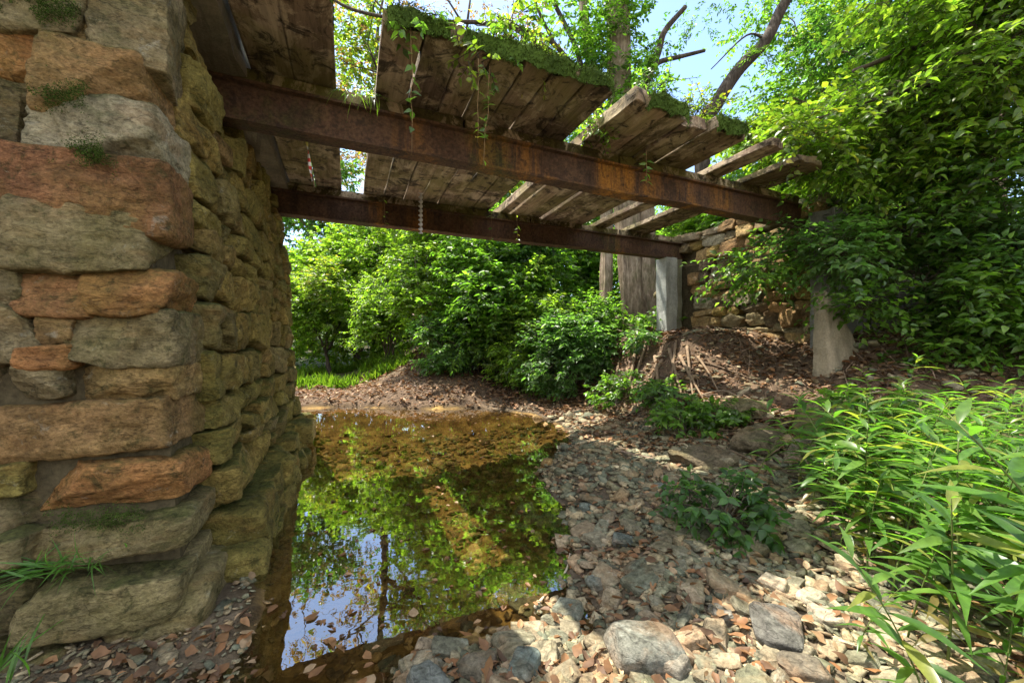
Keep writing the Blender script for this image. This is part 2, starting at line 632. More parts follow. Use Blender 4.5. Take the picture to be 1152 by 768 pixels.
def ground_grid():
    n = 520
    s = np.linspace(-1, 1, n)
    gx = 1.6 + 75 * (np.sinh(6.2 * s) / np.sinh(6.2))
    gy = 3.0 + 75 * (np.sinh(6.2 * s) / np.sinh(6.2))
    X, Y = np.meshgrid(gx, gy, indexing='ij')
    Z = ground(X, Y)
    V = np.stack((X, Y, Z), -1).reshape(-1, 3)
    i, j = np.meshgrid(np.arange(n - 1), np.arange(n - 1), indexing='ij')
    a = (i * n + j).ravel()
    Q = np.stack((a, a + n, a + n + 1, a + 1), 1)
    d = pool_sd(X, Y)
    wet = sstep(.04, -.08, d)
    grass = sstep(9.4, 11, Y) * sstep(2.5, -.5, X)
    litter = np.clip(sstep(2.6, 4.0, X) + sstep(6.2, 7.2, Y), 0, 1)
    C = np.stack((wet, grass, litter), -1).reshape(-1, 3)
    mb = MB()
    mb.add(V, Q, None, C)
    return mb


m, nt, out = mat('stream_bed')
A = nd(nt, 'ShaderNodeSeparateColor')
nt.links.new(attr(nt), A.inputs[0])
n1, n2, n3 = nz(nt, 1.6, 8, .7, pos(nt), .5), nz(nt, 14, 6, .7, pos(nt)), nz(nt, 60, 4, .7, pos(nt))
dry = ramp(nt, n1, [(.3, (.055, .042, .028)), (.5, (.11, .085, .055)), (.7, (.17, .135, .09))])
lit = ramp(nt, n2, [(.3, (.035, .022, .013)), (.5, (.09, .056, .032)), (.7, (.18, .115, .068))])
c = mix(nt, mth(nt, 'MULTIPLY', A.outputs[2], .8), dry, lit)
c = mix(nt, mth(nt, 'MULTIPLY', A.outputs[1], ramp(nt, n1, [(.35, 0.0), (.55, 1.0)])), c, ramp(nt, n2, [(.3, (.03, .05, .012)), (.7, (.08, .12, .03))]))
bed = ramp(nt, nz(nt, 4.5, 7, .65, pos(nt), .6), [(.25, (.06, .033, .011)), (.45, (.16, .094, .028)), (.62, (.36, .23, .075)), (.8, (.14, .09, .035))])
c = mix(nt, A.outputs[0], c, bed)
damp = ramp(nt, A.outputs[0], [(0.0, 1.0), (.25, .45), (.7, .5), (1.0, 1.0)])
c = mix(nt, 1.0, c, damp, 'MULTIPLY')
c = mix(nt, 1.0, c, ramp(nt, n3, [(.3, .7), (.7, 1.3)]), 'MULTIPLY')
princ(nt, out, c, .9, bump(nt, mth(nt, 'ADD', n2, mth(nt, 'MULTIPLY', n3, .5)), .8, .03), .2)
g = ground_grid().obj('streambed_ground', m)
tag(g, 'brown gravelly streambed and leaf-strewn banks under the bridge', 'ground', None, 'structure')

# water sheet
m, nt, out = mat('clear_pool_water')
tr = nd(nt, 'ShaderNodeBsdfTransparent')
tr.inputs['Color'].default_value = (.63, .60, .47, 1)
gl = nd(nt, 'ShaderNodeBsdfGlossy')
gl.inputs['Roughness'].default_value = .0
gl.inputs['Color'].default_value = (1, 1, 1, 1)
wn = bump(nt, nz(nt, 9, 2, .5, pos(nt)), .022, .02)
nt.links.new(wn, gl.inputs['Normal'])
geo = nd(nt, 'ShaderNodeNewGeometry')
dot = nd(nt, 'ShaderNodeVectorMath')
dot.operation = 'DOT_PRODUCT'
nt.links.new(geo.outputs['Incoming'], dot.inputs[0])
nt.links.new(wn, dot.inputs[1])
cosv = mth(nt, 'ABSOLUTE', dot.outputs['Value'])
schl = mth(nt, 'POWER', mth(nt, 'SUBTRACT', 1.0, cosv, True), 4.0)
refl = mth(nt, 'ADD', mth(nt, 'MULTIPLY', schl, .78), .22)
ms = nd(nt, 'ShaderNodeMixShader')
nt.links.new(refl, ms.inputs[0])
nt.links.new(tr.outputs[0], ms.inputs[1])
nt.links.new(gl.outputs[0], ms.inputs[2])
nt.links.new(ms.outputs[0], out.inputs[0])
mb = MB()
gx, gy = np.linspace(-5, 5, 3), np.linspace(.4, 9, 3)
X, Y = np.meshgrid(gx, gy, indexing='ij')
mb.add(np.stack((X, Y, np.zeros_like(X)), -1).reshape(-1, 3), [(0, 3, 4, 1), (1, 4, 5, 2), (3, 6, 7, 4), (4, 7, 8, 5)])
w = mb.obj('pool_water', m)
tag(w, 'still brown pool reflecting trees and sky beside the stone abutment', 'water', None, 'structure')

# ------------------------------------------------------------------ near abutment
PAL = dict(brown=(.28, .175, .075), red=(.33, .16, .075), orange=(.38, .185, .07), grey=(.255, .205, .11), tan=(.32, .22, .092),
           olive=(.235, .19, .055), dark=(.15, .115, .065), pale=(.35, .31, .20), ochre=(.29, .205, .062))
FY = 2.07      # front face of the near abutment


def wallx(z):
    """x of the abutment's streamward face: a batter"""
    return -.555 - .066 * (z - .05) - .02 * max(z - 1.5, 0)


def front(u, v):
    dx = (u - CU) / FPX
    d = FY / (-dx * SN + CS)
    return at(u, v, d)


ab = thing('stone_abutment', 'mossy fieldstone bridge abutment standing in the pool beside the camera', 'abutment', (-1.2, 3.8, 0))
ab_off = np.array((-1.2, 3.8, 0))
mb = MB()
FRONT = [
    (-60, 92, -70, 22, 'grey'), (100, 182, -60, 60, 'grey'), (-60, 46, 22, 64, 'orange'), (30, 158, 20, 70, 'tan'), (-40, 30, 66, 94, 'dark'), (34, 164, 66, 117, 'brown'),
    (-60, 26, 94, 176, 'dark'), (28, 176, 113, 181, 'pale'), (-50, 188, 178, 243, 'red'), (-60, 166, 240, 299, 'grey'), (-50, 12, 302, 348, 'grey'),
    (12, 100, 302, 352, 'red'), (94, 194, 305, 352, 'orange'), (-40, 38, 350, 405, 'grey'), (39, 76, 353, 386, 'brown'), (76, 198, 353, 410, 'grey'), (17, 76, 388, 411, 'orange'), (-50, 15, 405, 444, 'dark'),
    (15, 66, 414, 445, 'grey'), (66, 197, 412, 452, 'tan'), (-60, 206, 451, 524, 'brown'), (22, 208, 517, 580, 'orange'), (-60, 20, 526, 562, 'olive'), (-50, 38, 564, 600, 'dark'),
    (38, 216, 578, 636, 'grey'), (-70, 38, 600, 640, 'grey'), (-70, 40, 640, 716, 'dark'), (36, 214, 630, 714, 'grey'), (-70, 116, 710, 762, 'grey'), (130, 238, 652, 735, 'grey'), (110, 240, 720, 790, 'dark')]
for i, (u0, u1, v0, v1, cn) in enumerate(FRONT):
    a, b = front(u0, v1), front(u1, v0)
    rs = random.Random(i * 7 + 1)
    corner = u1 > 150
    dep = rs.uniform(.34, .52) if corner else rs.uniform(.3, .4)
    prot = rs.uniform(-.012, .03)
    if v0 > 570:
        prot += .05 + (v0 - 570) / 140 * .10
    if cn == 'dark' and not corner:
        prot -= .06
    x0, x1 = a[0], b[0] - (.012 if corner else 0)
    y0, y1 = FY - prot, FY + dep
    cc = np.array(PAL[cn]) * rs.uniform(.85, 1.15)
    rock(mb, ((x0 + x1) / 2, (y0 + y1) / 2, (a[2] + b[2]) / 2), ((x1 - x0) / 2 + .012, (y1 - y0) / 2, (b[2] - a[2]) / 2 + .014), 30, rs.uniform(7, 14), .017, 8,
         (rs.uniform(-.03, .03), rs.uniform(-.03, .03), rs.uniform(-.05, .05)), i * 13, cc, 1.8, .035, 5)
# the rest of the front face, out to the left
rs = random.Random(3)
z = -.2
while z < 3.3:
    h = rs.uniform(.14, .28)
    x = -1.35 + rs.uniform(0, .2)
    while x > -3.2:
        L = rs.uniform(.25, .6)
        rock(mb, (x - L / 2, FY + .2, z + h / 2), (L / 2 + .004, .2 + rs.uniform(0, .05), h / 2 + .004), 8, 9, .018, 8, (0, rs.uniform(-.04, .04), 0), rs.randrange(9999), np.array(PAL[rs.choice(['brown', 'grey', 'red', 'tan', 'dark'])]), 1.7)
        x -= L
    z += h
# streamward face, course by course
z = -.25
row = 0
while z < 3.28:
    h = rs.uniform(.12, .27) if z > .2 else rs.uniform(.2, .3)
    y = FY + .30 + rs.uniform(-.08, .12)
    yend = 5.62
    while y < yend:
        L = min(rs.uniform(.13, .5) * (1.25 if z < .4 else 1), yend - y + .05)
        zc = z + h / 2 + rs.uniform(-.02, .02)
        top = zc + h / 2
        if not (y + L > 3.02 and top > 2.98) and not (y < 3.36 and y + L > 3.1 and top > 2.66):
            out_ = rs.uniform(-.015, .035) + (.07 * max(0, (.5 - z)) + (.10 if z < .05 else 0)) * rs.uniform(.5, 1.4)
            xf = wallx(zc) + out_
            cn = rs.choice(['olive', 'olive', 'olive', 'olive', 'brown', 'grey', 'ochre', 'ochre', 'dark'])
            hh = h / 2 * rs.uniform(.90, 1.06)
            if rs.random() < .2 and h > .17 and L > .2:
                hh *= .5
                rock(mb, (xf - .17, y + L / 2, zc - h / 4), (.18, L / 2 + .004, hh), 10, rs.uniform(6, 12), .02, 9, (rs.uniform(-.06, .06), 0, rs.uniform(-.08, .08)), rs.randrange(99999), np.array(PAL[rs.choice(['olive', 'brown', 'ochre'])]), 1.7)
                zc += h / 4
            rock(mb, (xf - .17 + rs.uniform(-.02, .02), y + L / 2, zc), (.18, L / 2 - .001, hh), 22 if y < 3.4 else 14, rs.uniform(8, 15), .024, 9,
                 (rs.uniform(-.12, .12), rs.uniform(-.04, .04), rs.uniform(-.08, .08)), rs.randrange(99999), (np.array(PAL[cn]) * .55 + np.array((.30, .235, .066)) * .45) * rs.uniform(.75, 1.15), 1.5)
        y += L
    z += h
    row += 1
# foot stones in the water's edge
for (yy, s) in ((2.45, .2), (2.85, .16), (3.2, .17), (3.7, .15), (4.25, .18), (4.8, .14), (5.3, .17)):
    rock(mb, (wallx(0) + .03 + rs.uniform(0, .05), yy, .03), (s * .7, s, .10), 14, 5, .02, 8, (0, 0, rs.uniform(-.3, .3)), rs.randrange(999), np.array(PAL['olive']), 1.4)
for q in mb.v:
    q -= ab_off.astype(np.float32)
mb.obj('masonry', M_WALL, ab)
mc = MB()
P8 = lambda z: wallx(z) - .10
cv = []
for zz in (-.3, 3.02, 3.3):
    for (x, y) in ((P8(zz), FY + .075), (P8(zz), 5.5), (-3.2, 5.5), (-3.2, FY + .075)):
        cv.append((x, min(y, 3.0) if zz > 3 else y, zz))
cq = []
for k in (0, 4):
    for j in range(4):
        cq.append((k + j, k + (j + 1) % 4, k + 4 + (j + 1) % 4, k + 4 + j))
cq.append((8, 9, 10, 11))
mc.add(np.array(cv) - ab_off, cq)
mc.obj('mortar', M_MORTAR, ab, False)
mk = MB()
box(mk, np.array((-1.3, 2.36, 2.972)) - ab_off, np.array((-.635, 5.6, 3.62)) - ab_off, (.17, .14, .09), 16, .03, 4)
mk.obj('concrete_cap', M_CONC, ab, False)
# moss cushions on the ledges of the front stones
ms_ = MB()
for (u0, u1, v) in ((0, 95, 20), (42, 105, 113), (55, 130, 176), (100, 135, 186), (5, 60, 12), (60, 170, 580)):
    mm = int((u1 - u0) * 34)
    pp = np.array([front(uu, vv) for uu, vv in zip(rng.uniform(u0, u1, mm), v + rng.normal(0, 8, mm))]) - ab_off
    pp[:, 1] -= .035 + rng.uniform(-.02, .03, mm)
    kp_ = fbm(pp * 11, 5) > .08
    pp = pp[kp_]
    mm = len(pp)
    leaves(ms_, pp, rng.normal(0, 1, (mm, 3)) + np.array((0, -.5, .3)), rng.normal(0, 1, (mm, 3)), rng.uniform(.003, .008, mm), .004, np.array((.05, .085, .014)) * rng.uniform(.5, 1.5, (mm, 1)))
ms_.obj('moss', M_MOSS, ab)

# ------------------------------------------------------------------ far abutment
fa = thing('stone_abutment', 'far rubble stone abutment under the right ends of the beams', 'abutment', (5.9, 4.2, 1.0))
fo = np.array((5.9, 4.2, 1.0))
mb = MB()
z = .7
rs = random.Random(12)
while z < 2.95:
    h = rs.uniform(.11, .24)
    y = 3.0
    while y < 5.45:
        L = rs.uniform(.18, .5)
        if not (5.05 < y + L / 2 < 5.5 and z < 2.6):
            cn = rs.choice(['tan', 'tan', 'brown', 'brown', 'pale', 'grey', 'grey', 'dark', 'ochre'])
            rock(mb, np.array((5.62 + rs.uniform(-.04, .03), y + L / 2, z + h / 2 + rs.uniform(-.015, .015))) - fo, (.17, L / 2 + .008, h / 2 * rs.uniform(.8, 1.2) + .008), 14, rs.uniform(6, 14), .022, 8,
                 (rs.uniform(-.12, .12), 0, rs.uniform(-.08, .08)), rs.randrange(99999), np.array(PAL[cn]) * rs.uniform(.7, 1.15), 1.6, .16, 10)
        y += L
    z += h
mb.obj('masonry', M_RUBBLE, fa)
mc = MB()
box(mc, np.array((5.58, 3.0, .3)) - fo, np.array((6.4, 5.5, 2.85)) - fo, (1, 1, 1), 1)
mc.obj('mortar', M_MORTAR, fa, False)
mk = MB()
for k in range(4):
    rock(mk, np.array((5.8 + rs.uniform(-.03, .03), 3.3 + k * .68, 2.99)) - fo, (.3, .33, .07), 9, 9, .015, 8, (0, rs.uniform(-.04, .04), rs.uniform(-.05, .05)), k, np.array(PAL['pale']), 1.0)
mk.obj('coping', M_RUBBLE, fa)

pl = thing('concrete_pillar', 'pale square concrete pillar under the right end of the far beam', 'pillar', (5.3, 5.3, 1.1))
mb = MB()
box(mb, (-.22, -.12, -.3), (.03, .12, 1.565), (.36, .37, .33), 12, .02, 3)
mb.obj('shaft', M_CONC, pl, False)
mb = MB()
box(mb, (.035, -.09, -.3), (.17, .14, 1.56), (.22, .21, .14), 12, .02, 5)  # the pillar's side face, its shade put into a darker colour
mb.obj('shaded_side', M_CONC, pl, False)

ww = thing('concrete_wing_wall', 'grey concrete wing wall half hidden by leaves beside the far abutment', 'wall', (5.7, 2.9, .8))
mb = MB()
box(mb, (-.36, -.12, -.6), (2.2, .16, 2.0), (.19, .185, .165), 12, .03, 7)
mb.obj('wall_slab', M_CONC, ww, False)
mb = MB()
n = 8
V = []
for yy in (-.34, -.125):
    for (x, zz) in ((-.82, -.35), (-.06, -.35), (-.16, .12), (-.56, .84), (-.77, .97)):
        V.append((x, yy + (.10 if zz > .5 else 0) * (yy < -.3), zz))
Q = [(0, 1, 6, 5), (1, 2, 7, 6), (2, 3, 8, 7), (3, 4, 9, 8), (4, 0, 5, 9)]
T = [(0, 2, 1), (0, 3, 2), (0, 4, 3)]
mb.add(V, Q, T, (.27, .225, .15))
bt = mb.obj('buttress', M_CONC, ww, False)
bv = bt.modifiers.new('worn_edges', 'BEVEL')
bv.width, bv.segments = .03, 3
sb = bt.modifiers.new('grain', 'SUBSURF')
sb.subdivision_type, sb.levels, sb.render_levels = 'SIMPLE', 4, 4
tx = bpy.data.textures.new('chips', 'CLOUDS')
tx.noise_scale = .12
dp = bt.modifiers.new('chips', 'DISPLACE')
dp.texture, dp.strength = tx, .035

# ------------------------------------------------------------------ the bridge
br = thing('timber_deck_bridge', 'ruined mossy timber plank bridge on two rusty steel beams', 'bridge', (2.4, 4.2, 2.67))
bo = np.array((2.4, 4.2, 2.67))
ZB, ZT = 2.67, 2.955


def ibeam(y, x0, x1):
    mb = MB()
    prof = [(-.075, ZB), (.075, ZB), (.075, ZB + .018), (.012, ZB + .026), (.012, ZT - .026), (.075, ZT - .018), (.075, ZT), (-.075, ZT), (-.075, ZT - .018), (-.012 - .025, ZT - .026), (-.012 - .025, ZB + .026), (-.075, ZB + .018)]
    prof = prof[::-1]
    nx = 40
    xs = np.linspace(x0, x1, nx)
    V = []
    for x in xs:
        for (py, pz) in prof:
            V.append((x, y + py, pz))
    V = np.array(V)
    V[:, 1] += .006 * noise(V * np.array((1.5, 0, 3)), 2)
    V[:, 2] += .006 * noise(V * np.array((1.2, 0, 0)), 6)
    m_ = len(prof)
    i, j = np.meshgrid(np.arange(nx - 1), np.arange(m_), indexing='ij')
    a = (i * m_ + j).ravel()
    b = (i * m_ + (j + 1) % m_).ravel()
    Q = np.stack((a, b, b + m_, a + m_), 1)
    mb.add(V - bo, Q)
    # end closing strips
    for k, fl in ((0, 1), ((nx - 1) * m_, -1)):
        qs = [(k + 0, k + 1, k + 10, k + 11), (k + 1, k + 2, k + 3, k + 10), (k + 3, k + 4, k + 9, k + 10), (k + 4, k + 5, k + 8, k + 9), (k + 5, k + 6, k + 7, k + 8)]
        mb.q.append(np.array([q[::fl] for q in qs], np.int32))
    return mb


ibeam(3.23, -.95, 5.62).obj('steel_beam', M_RUST, br, False)['label'] = 'near rusty steel beam streaked orange'
ibeam(5.28, -.95, 5.62).obj('steel_beam', M_RUST, br, False)['label'] = 'far rusty steel beam'
for yb, lab in ((3.23, 'mossy nailing timber on the near beam'), (5.28, 'nailing timber on the far beam')):
    mb = MB()
    xs = [-.74, .9, 2.5, 4.1, 5.3]
    for k in range(4):
        box(mb, np.array((xs[k] + .01, yb - .065 + rs.uniform(-.01, .01), ZT + .003)) - bo, np.array((xs[k + 1] - .01, yb + .06, ZT + .085)) - bo, np.array((.07, .055, .02)) * rs.uniform(.8, 1.2), 10, .012, k)
    mb.obj('nailing_timber', M_WOOD, br, False)['label'] = lab

ZD = ZT + .088
WOODC = [(.18, .125, .08), (.22, .155, .10), (.15, .105, .07), (.27, .19, .125), (.20, .15, .085)]


def plank(mb, x0, x1, y0, y1, z0=ZD, th=.095, seed=0, tilt=0.0, yaw=0.0, roll=0.0):
    P, Q = cube_grid(14)
    half = np.array(((x1 - x0) / 2, (y1 - y0) / 2, th / 2))
    # finer along the grain: stretch the template, rough the ends
    V = P * half
    rsq = np.random.default_rng(seed)
    o = rsq.uniform(-40, 40, 3)
    e = np.abs(P[:, 1]) ** 8
    V[:, 1] += e * np.sign(P[:, 1]) * .05 * noise(V * np.array((9, 0, 9)) + o, seed)
    V[:, 0] += .012 * fbm(V * np.array((5, 2.2, 5)) + o, seed + 1)
    V[:, 2] += .014 * fbm(V * np.array((7, 2.5, 3)) + o, seed + 2)
    V = V @ rotm(tilt, roll, yaw).T
    c = np.array(WOODC[seed % 5]) * rsq.uniform(.75, 1.25) * (.6 if seed > 42 and seed < 50 else 1)
    mb.add(V + np.array(((x0 + x1) / 2, (y0 + y1) / 2, z0 + th / 2)) - bo, Q, None, c)


def moss_strip(name, spans, parent, seed=0):
    """thick moss along the deck's near edge"""
    mb = MB()
    r_ = random.Random(seed)
    for (x0, x1, y0, zt) in spans:
        x = x0
        nx_, ny_ = int((x1 - x0) / .015), 14
        gx_, gt_ = np.meshgrid(np.linspace(x0, x1, nx_), np.linspace(0, 1, ny_), indexing='ij')
        # profile: hangs a little over the board ends, then runs back over the top
        py_ = y0 - .03 + np.clip(gt_ - .3, 0, 1) * .42
        pz_ = zt + .022 - np.clip(.3 - gt_, 0, 1) * .42
        G = np.stack((gx_, py_, pz_), -1)
        hgt = fbm(G * np.array((9, 9, 9)), seed + 3, 4)
        edge_ = np.minimum(np.minimum(gx_ - x0, x1 - gx_) / .05, 1)
        G[..., 2] += .045 * hgt - .035 * (gt_ > .8) - .05 * (1 - edge_)
        G[..., 1] -= .03 * hgt * (gt_ < .4) - .02 * (hgt < -.25)
        ii_, jj_ = np.meshgrid(np.arange(nx_ - 1), np.arange(ny_ - 1), indexing='ij')
        a_ = (ii_ * ny_ + jj_).ravel()
        cm_ = np.array((.05, .085, .014)) * (1 + .9 * fbm(G * 6, 8))[..., None].clip(.3, 1.9)
        mb.add(G.reshape(-1, 3) - bo, np.stack((a_, a_ + 1, a_ + ny_ + 1, a_ + ny_), 1), None, cm_.reshape(-1, 3))
        m_ = int((x1 - x0) * 3800)
        pk = rng.integers(0, nx_ * ny_, m_)
        Pb = G.reshape(-1, 3)[pk] + rng.normal(0, .006, (m_, 3)) - bo
        D = np.stack((rng.normal(0, .6, m_), rng.normal(-.5, .5, m_), rng.uniform(-.2, 1, m_)), 1)
        leaves(mb, Pb, D, rng.normal(0, 1, (m_, 3)), rng.uniform(.008, .032, m_), .006, np.array((.07, .115, .02)) * rng.uniform(.5, 1.6, (m_, 1)), droop=.5)
    o = mb.obj(name, M_MOSS, parent)
    return o


def deck(xs, y0, y1, label, seed):
    mb = MB()
    r_ = random.Random(seed)
    for k in range(len(xs) - 1):
        plank(mb, xs[k] + .006, xs[k + 1] - .006, y0 + r_.uniform(-.03, .03), y1 + r_.uniform(-.06, .06), ZD + r_.uniform(0, .012), .095 + r_.uniform(-.01, .01), seed * 31 + k, r_.uniform(-.004, .004), r_.uniform(-.006, .006))
    o = mb.obj('deck_section', M_WOOD, br)
    o['label'] = label
    return o


YN, YF = 2.42, 5.62
d1 = deck([-.62, -.35, -.06], YN - .05, YF, 'short deck section of two planks against the near abutment', 5)
d2 = deck([.19, .44, .68, .89, 1.12, 1.33, 1.60, 1.86], YN, YF, 'middle deck section of seven planks with a mossy edge', 6)
d3 = deck([2.19, 2.44, 2.66], YN + .05, YF, 'right deck section of two planks', 8)
d4 = deck([2.96, 3.2, 3.42], YN + .05, YF, 'right deck section beyond the dark plank', 9)
moss_strip('moss', [(-.42, -.07, YN - .05, ZD + .10)], d1, 1)
moss_strip('moss', [(.22, 1.84, YN, ZD + .10)], d2, 2)
moss_strip('moss', [(2.2, 2.65, YN + .05, ZD + .10)], d3, 3)
moss_strip('moss', [(2.97, 3.4, YN + .05, ZD + .10)], d4, 4)
for (x0, x1, y0, y1, dz, th, sd, tl, yw, rl, lab) in (
        (2.05, 2.17, YN + .02, YF, .012, .12, 41, 0, .012, .10, 'yellowed edge board tipped up beside the gap'),
        (2.68, 2.94, YN + .12, YF, -.012, .10, 42, -.006, -.01, 0, 'dark sunken plank'),
        (3.66, 3.88, YN + .03, YF - .1, .0, .06, 43, 0, .012, 0, 'loose plank with open gaps on both sides'),
        (4.26, 4.50, YN + .1, YF - .2, .0, .06, 44, 0, -.012, .0, 'brown loose plank near the far end'),
        (4.51, 4.72, YN + .14, YF - .1, .0, .06, 45, 0, -.012, .0, 'last plank of the deck, end turned up')):
    mb = MB()
    plank(mb, x0, x1, y0, y1, ZD + dz, th, sd, tl, yw, rl)
    o = mb.obj('plank', M_WOOD, br)
    o['label'] = lab

# ------------------------------------------------------------------ foliage
def pal(cols, w, n, var=.22):
    cols = np.array(cols)
    i = rng.choice(len(cols), n, p=np.array(w) / sum(w))
    return cols[i] * rng.uniform(1 - var, 1 + var, (n, 1))


G_MID = ([(.07, .14, .022), (.085, .16, .024), (.11, .18, .028), (.055, .11, .02)], [3, 4, 3, 2])
G_LIME = ([(.13, .20, .026), (.11, .18, .022), (.17, .22, .034), (.075, .13, .02)], [4, 4, 2, 2])
G_DARK = ([(.04, .095, .022), (.05, .11, .026), (.07, .13, .03), (.045, .09, .026)], [4, 4, 2, 2])
G_COOL = ([(.07, .14, .035), (.085, .16, .05), (.11, .17, .06), (.05, .10, .025)], [4, 4, 2, 2])
G_YEL = ([(.11, .16, .022), (.15, .18, .025), (.24, .20, .03), (.08, .13, .018)], [4, 3, 1, 3])
AUT = ([(.16, .08, .04), (.13, .06, .04), (.19, .12, .05), (.10, .11, .025), (.11, .065, .045)], [4, 3, 2, 2, 3])


def sprays(mb, tw, C, Rr, n, tl, per, L, ratio, colspec, hi=False, flat=.6, noise_cut=-.15, nsc=1.0, seed=0, shell=.35, hang=.15, twig_col=(.07, .055, .04), twig_r=.003):
    """twigs with alternating leaves through an ellipsoid volume; noise makes gaps and clumps"""
    C, Rr = np.asarray(C, float), np.asarray(Rr, float)
    d = unit(rng.normal(0, 1, (n * 3, 3)))
    r = rng.uniform(shell, 1, (n * 3, 1)) ** .6
    off = d * r
    p = C + off * Rr * (1 + .25 * noise(d * 2.2 + seed, seed)[:, None])
    keep = fbm(p * nsc, seed + 3, 2) > noise_cut
    p, d = p[keep][:n], (off)[keep][:n]
    k = len(p)
    if k == 0:
        return
    out = unit(unit(d * np.array((1, 1, .5))) + rng.normal(0, .45, (k, 3)) + np.array((0, 0, .1)))
    ln = tl * rng.uniform(.5, 1.3, (k, 1))
    t = (np.arange(per) + .5) / per
    B = p[:, None] + out[:, None] * (ln[:, None] * t[None, :, None]) + np.array((0, 0, -1)) * (hang * ln[:, None] * (t ** 2)[None, :, None])
    side = unit(np.cross(out, np.array((0, 0, 1.0))) + 1e-3)
    sg = np.where(np.arange(per) % 2 == 0, 1, -1)[None, :, None]
    D = out[:, None] * .55 + side[:, None] * sg * .8 + rng.normal(0, .28, (k, per, 3)) + np.array((0, 0, -.22))
    N = np.array((0, 0, 1.0)) * flat + rng.normal(0, .42, (k, per, 3)) * np.array((1, 1, .5)) + d[:, None] * .25
    m_ = k * per
    base = pal(*colspec, m_)
    clump = 1 + .28 * np.repeat(rng.normal(0, 1, (k, 1)), per, 1).reshape(-1, 1).clip(-1.5, 1.8)
    LL = L * rng.uniform(.6, 1.2, m_)
    leaves(mb, B.reshape(-1, 3), D.reshape(-1, 3), N.reshape(-1, 3), LL, LL * ratio, base * clump, hi)
    if tw is not None:
        for a, o_, l_ in zip(p, out, ln[:, 0]):
            e = a + o_ * l_ + np.array((0, 0, -hang * l_))
            s0 = a - o_ * l_ * .4
            tube(tw, (s0, a, e), (twig_r * 1.4, twig_r, twig_r * .5), 3, twig_col, False)


def wob(a, b, n, amp, seed):
    a, b = np.asarray(a, float), np.asarray(b, float)
    t = np.linspace(0, 1, n)[:, None]
    p = a + (b - a) * t
    r_ = np.random.default_rng(seed)
    o = r_.uniform(-99, 99, 3)
    w = np.stack([fbm(np.concatenate((t * 2.5 + o[i], t * 0, t * 0), 1), seed + i) for i in range(3)], 1)
    L = np.linalg.norm(b - a)
    return p + (w - w[0]) * amp * L * np.sqrt(t)


def make_plant(name, label, cat, base, stems, blobs, leafmat, barkmat, twigs=True, group=None, stem_r=.03, trunk_part='stem', crown_part='foliage'):
    """stems: list of end offsets; blobs: list of dict for sprays, relative to base"""
    t = thing(name, label, cat, tuple(base), group)
    mb, tw = MB(), MB()
    for i, s in enumerate(stems):
        tube(tw, wob(s[0], s[1], 9, .10, i * 5 + int(abs(base[0] * 100))), np.linspace(s[2], s[2] * .35, 9), 7, (.12, .10, .075))
    for i, b in enumerate(blobs):
        sprays(mb, tw if twigs else None, **b)
    if tw.n:
        tw.obj(trunk_part, barkmat, t)
    mb.obj(crown_part, leafmat, t)
    return t


def bush(name, label, u, v, d, w, h, dep, n, colspec, L=.10, ratio=.55, tl=.35, per=9, seed=0, cut=-.05, nsc=1.5, z=None, cat='shrub', group=None, low=.12, hi=False):
    """a many-stemmed shrub whose foot is seen at pixel (u, v)"""
    b = at(u, v, d)
    b[2] = gz(b[0], b[1]) - .03 if z is None else z
    r_ = random.Random(seed)
    stems, blobs = [], []
    nb = 6
    for i in range(nb):
        a = i / nb * 6.28 + r_.uniform(-.4, .4)
        rr = r_.uniform(.2, .62)
        fz = (math.cos(a) * SN + math.sin(a) * CS) * rr
        c = np.array((math.cos(a) * w * rr, math.sin(a) * dep * rr, h * (r_.uniform(.5, .72) + .42 * fz)))
        blobs.append(dict(C=c, Rr=np.array((w * .5, dep * .5, h * .24)) * r_.uniform(.75, 1.2), n=int(n / nb), tl=tl, per=per, L=L, ratio=ratio, colspec=colspec, seed=seed * 7 + i, noise_cut=cut, nsc=nsc, hi=hi))
        stems.append(((r_.uniform(-.15, .15), r_.uniform(-.15, .15), 0), tuple(c + np.array((0, 0, h * .1))), .012 + .012 * h * .5))
    # skirt near the ground
    blobs.append(dict(C=np.array((-SN * dep * .35, -CS * dep * .35, h * (.14 + low))), Rr=np.array((w * .85, dep * .6, h * .26)), n=int(n * .3), tl=tl, per=per, L=L, ratio=ratio, colspec=colspec, seed=seed * 7 + 77, noise_cut=cut, nsc=nsc, hi=hi))
    return make_plant(name, label, cat, b, stems, blobs, M_LEAF, M_TWIG, True, group)


bush('leafy_bush', 'big mid-green leafy bush on the bank behind the pool, under the far beam', 560, 440, 9.2, 1.9, 4.3, 1.5, 2100, G_MID, seed=1, L=.12)
bush('leafy_bush', 'bright yellow-green bush behind the pool, between the little tree and the big green bush', 496, 432, 10.6, 1.7, 4.8, 1.6, 1800, G_LIME, seed=2, L=.12)
bush('leafy_bush', 'pale glossy low bush in front of the large trunk, at the waterside roots', 640, 440, 7.6, .95, 1.7, .8, 1000, G_COOL, seed=3, L=.095, ratio=.5, tl=.28)
bush('leafy_bush', 'dark green bush directly left of the large tree trunk', 582, 425, 9.6, 1.2, 3.9, 1.2, 1500, G_DARK, seed=4, L=.11)
bush('leafy_bush', 'low pale bush at the gravel bar edge, right of the bright grass', 506, 436, 8.8, .8, 1.35, .6, 650, G_COOL, seed=5, L=.08, tl=.22)
bush('leafy_bush', 'tall bright bush in the distance behind the little tree', 405, 415, 14.5, 2.6, 5.6, 2.2, 1900, G_LIME, seed=6, L=.16)
bush('leafy_bush', 'shadowy bush at the far left beside the abutment edge', 318, 418, 15.5, 2.6, 5.2, 2.2, 1700, G_MID, seed=7, L=.16)
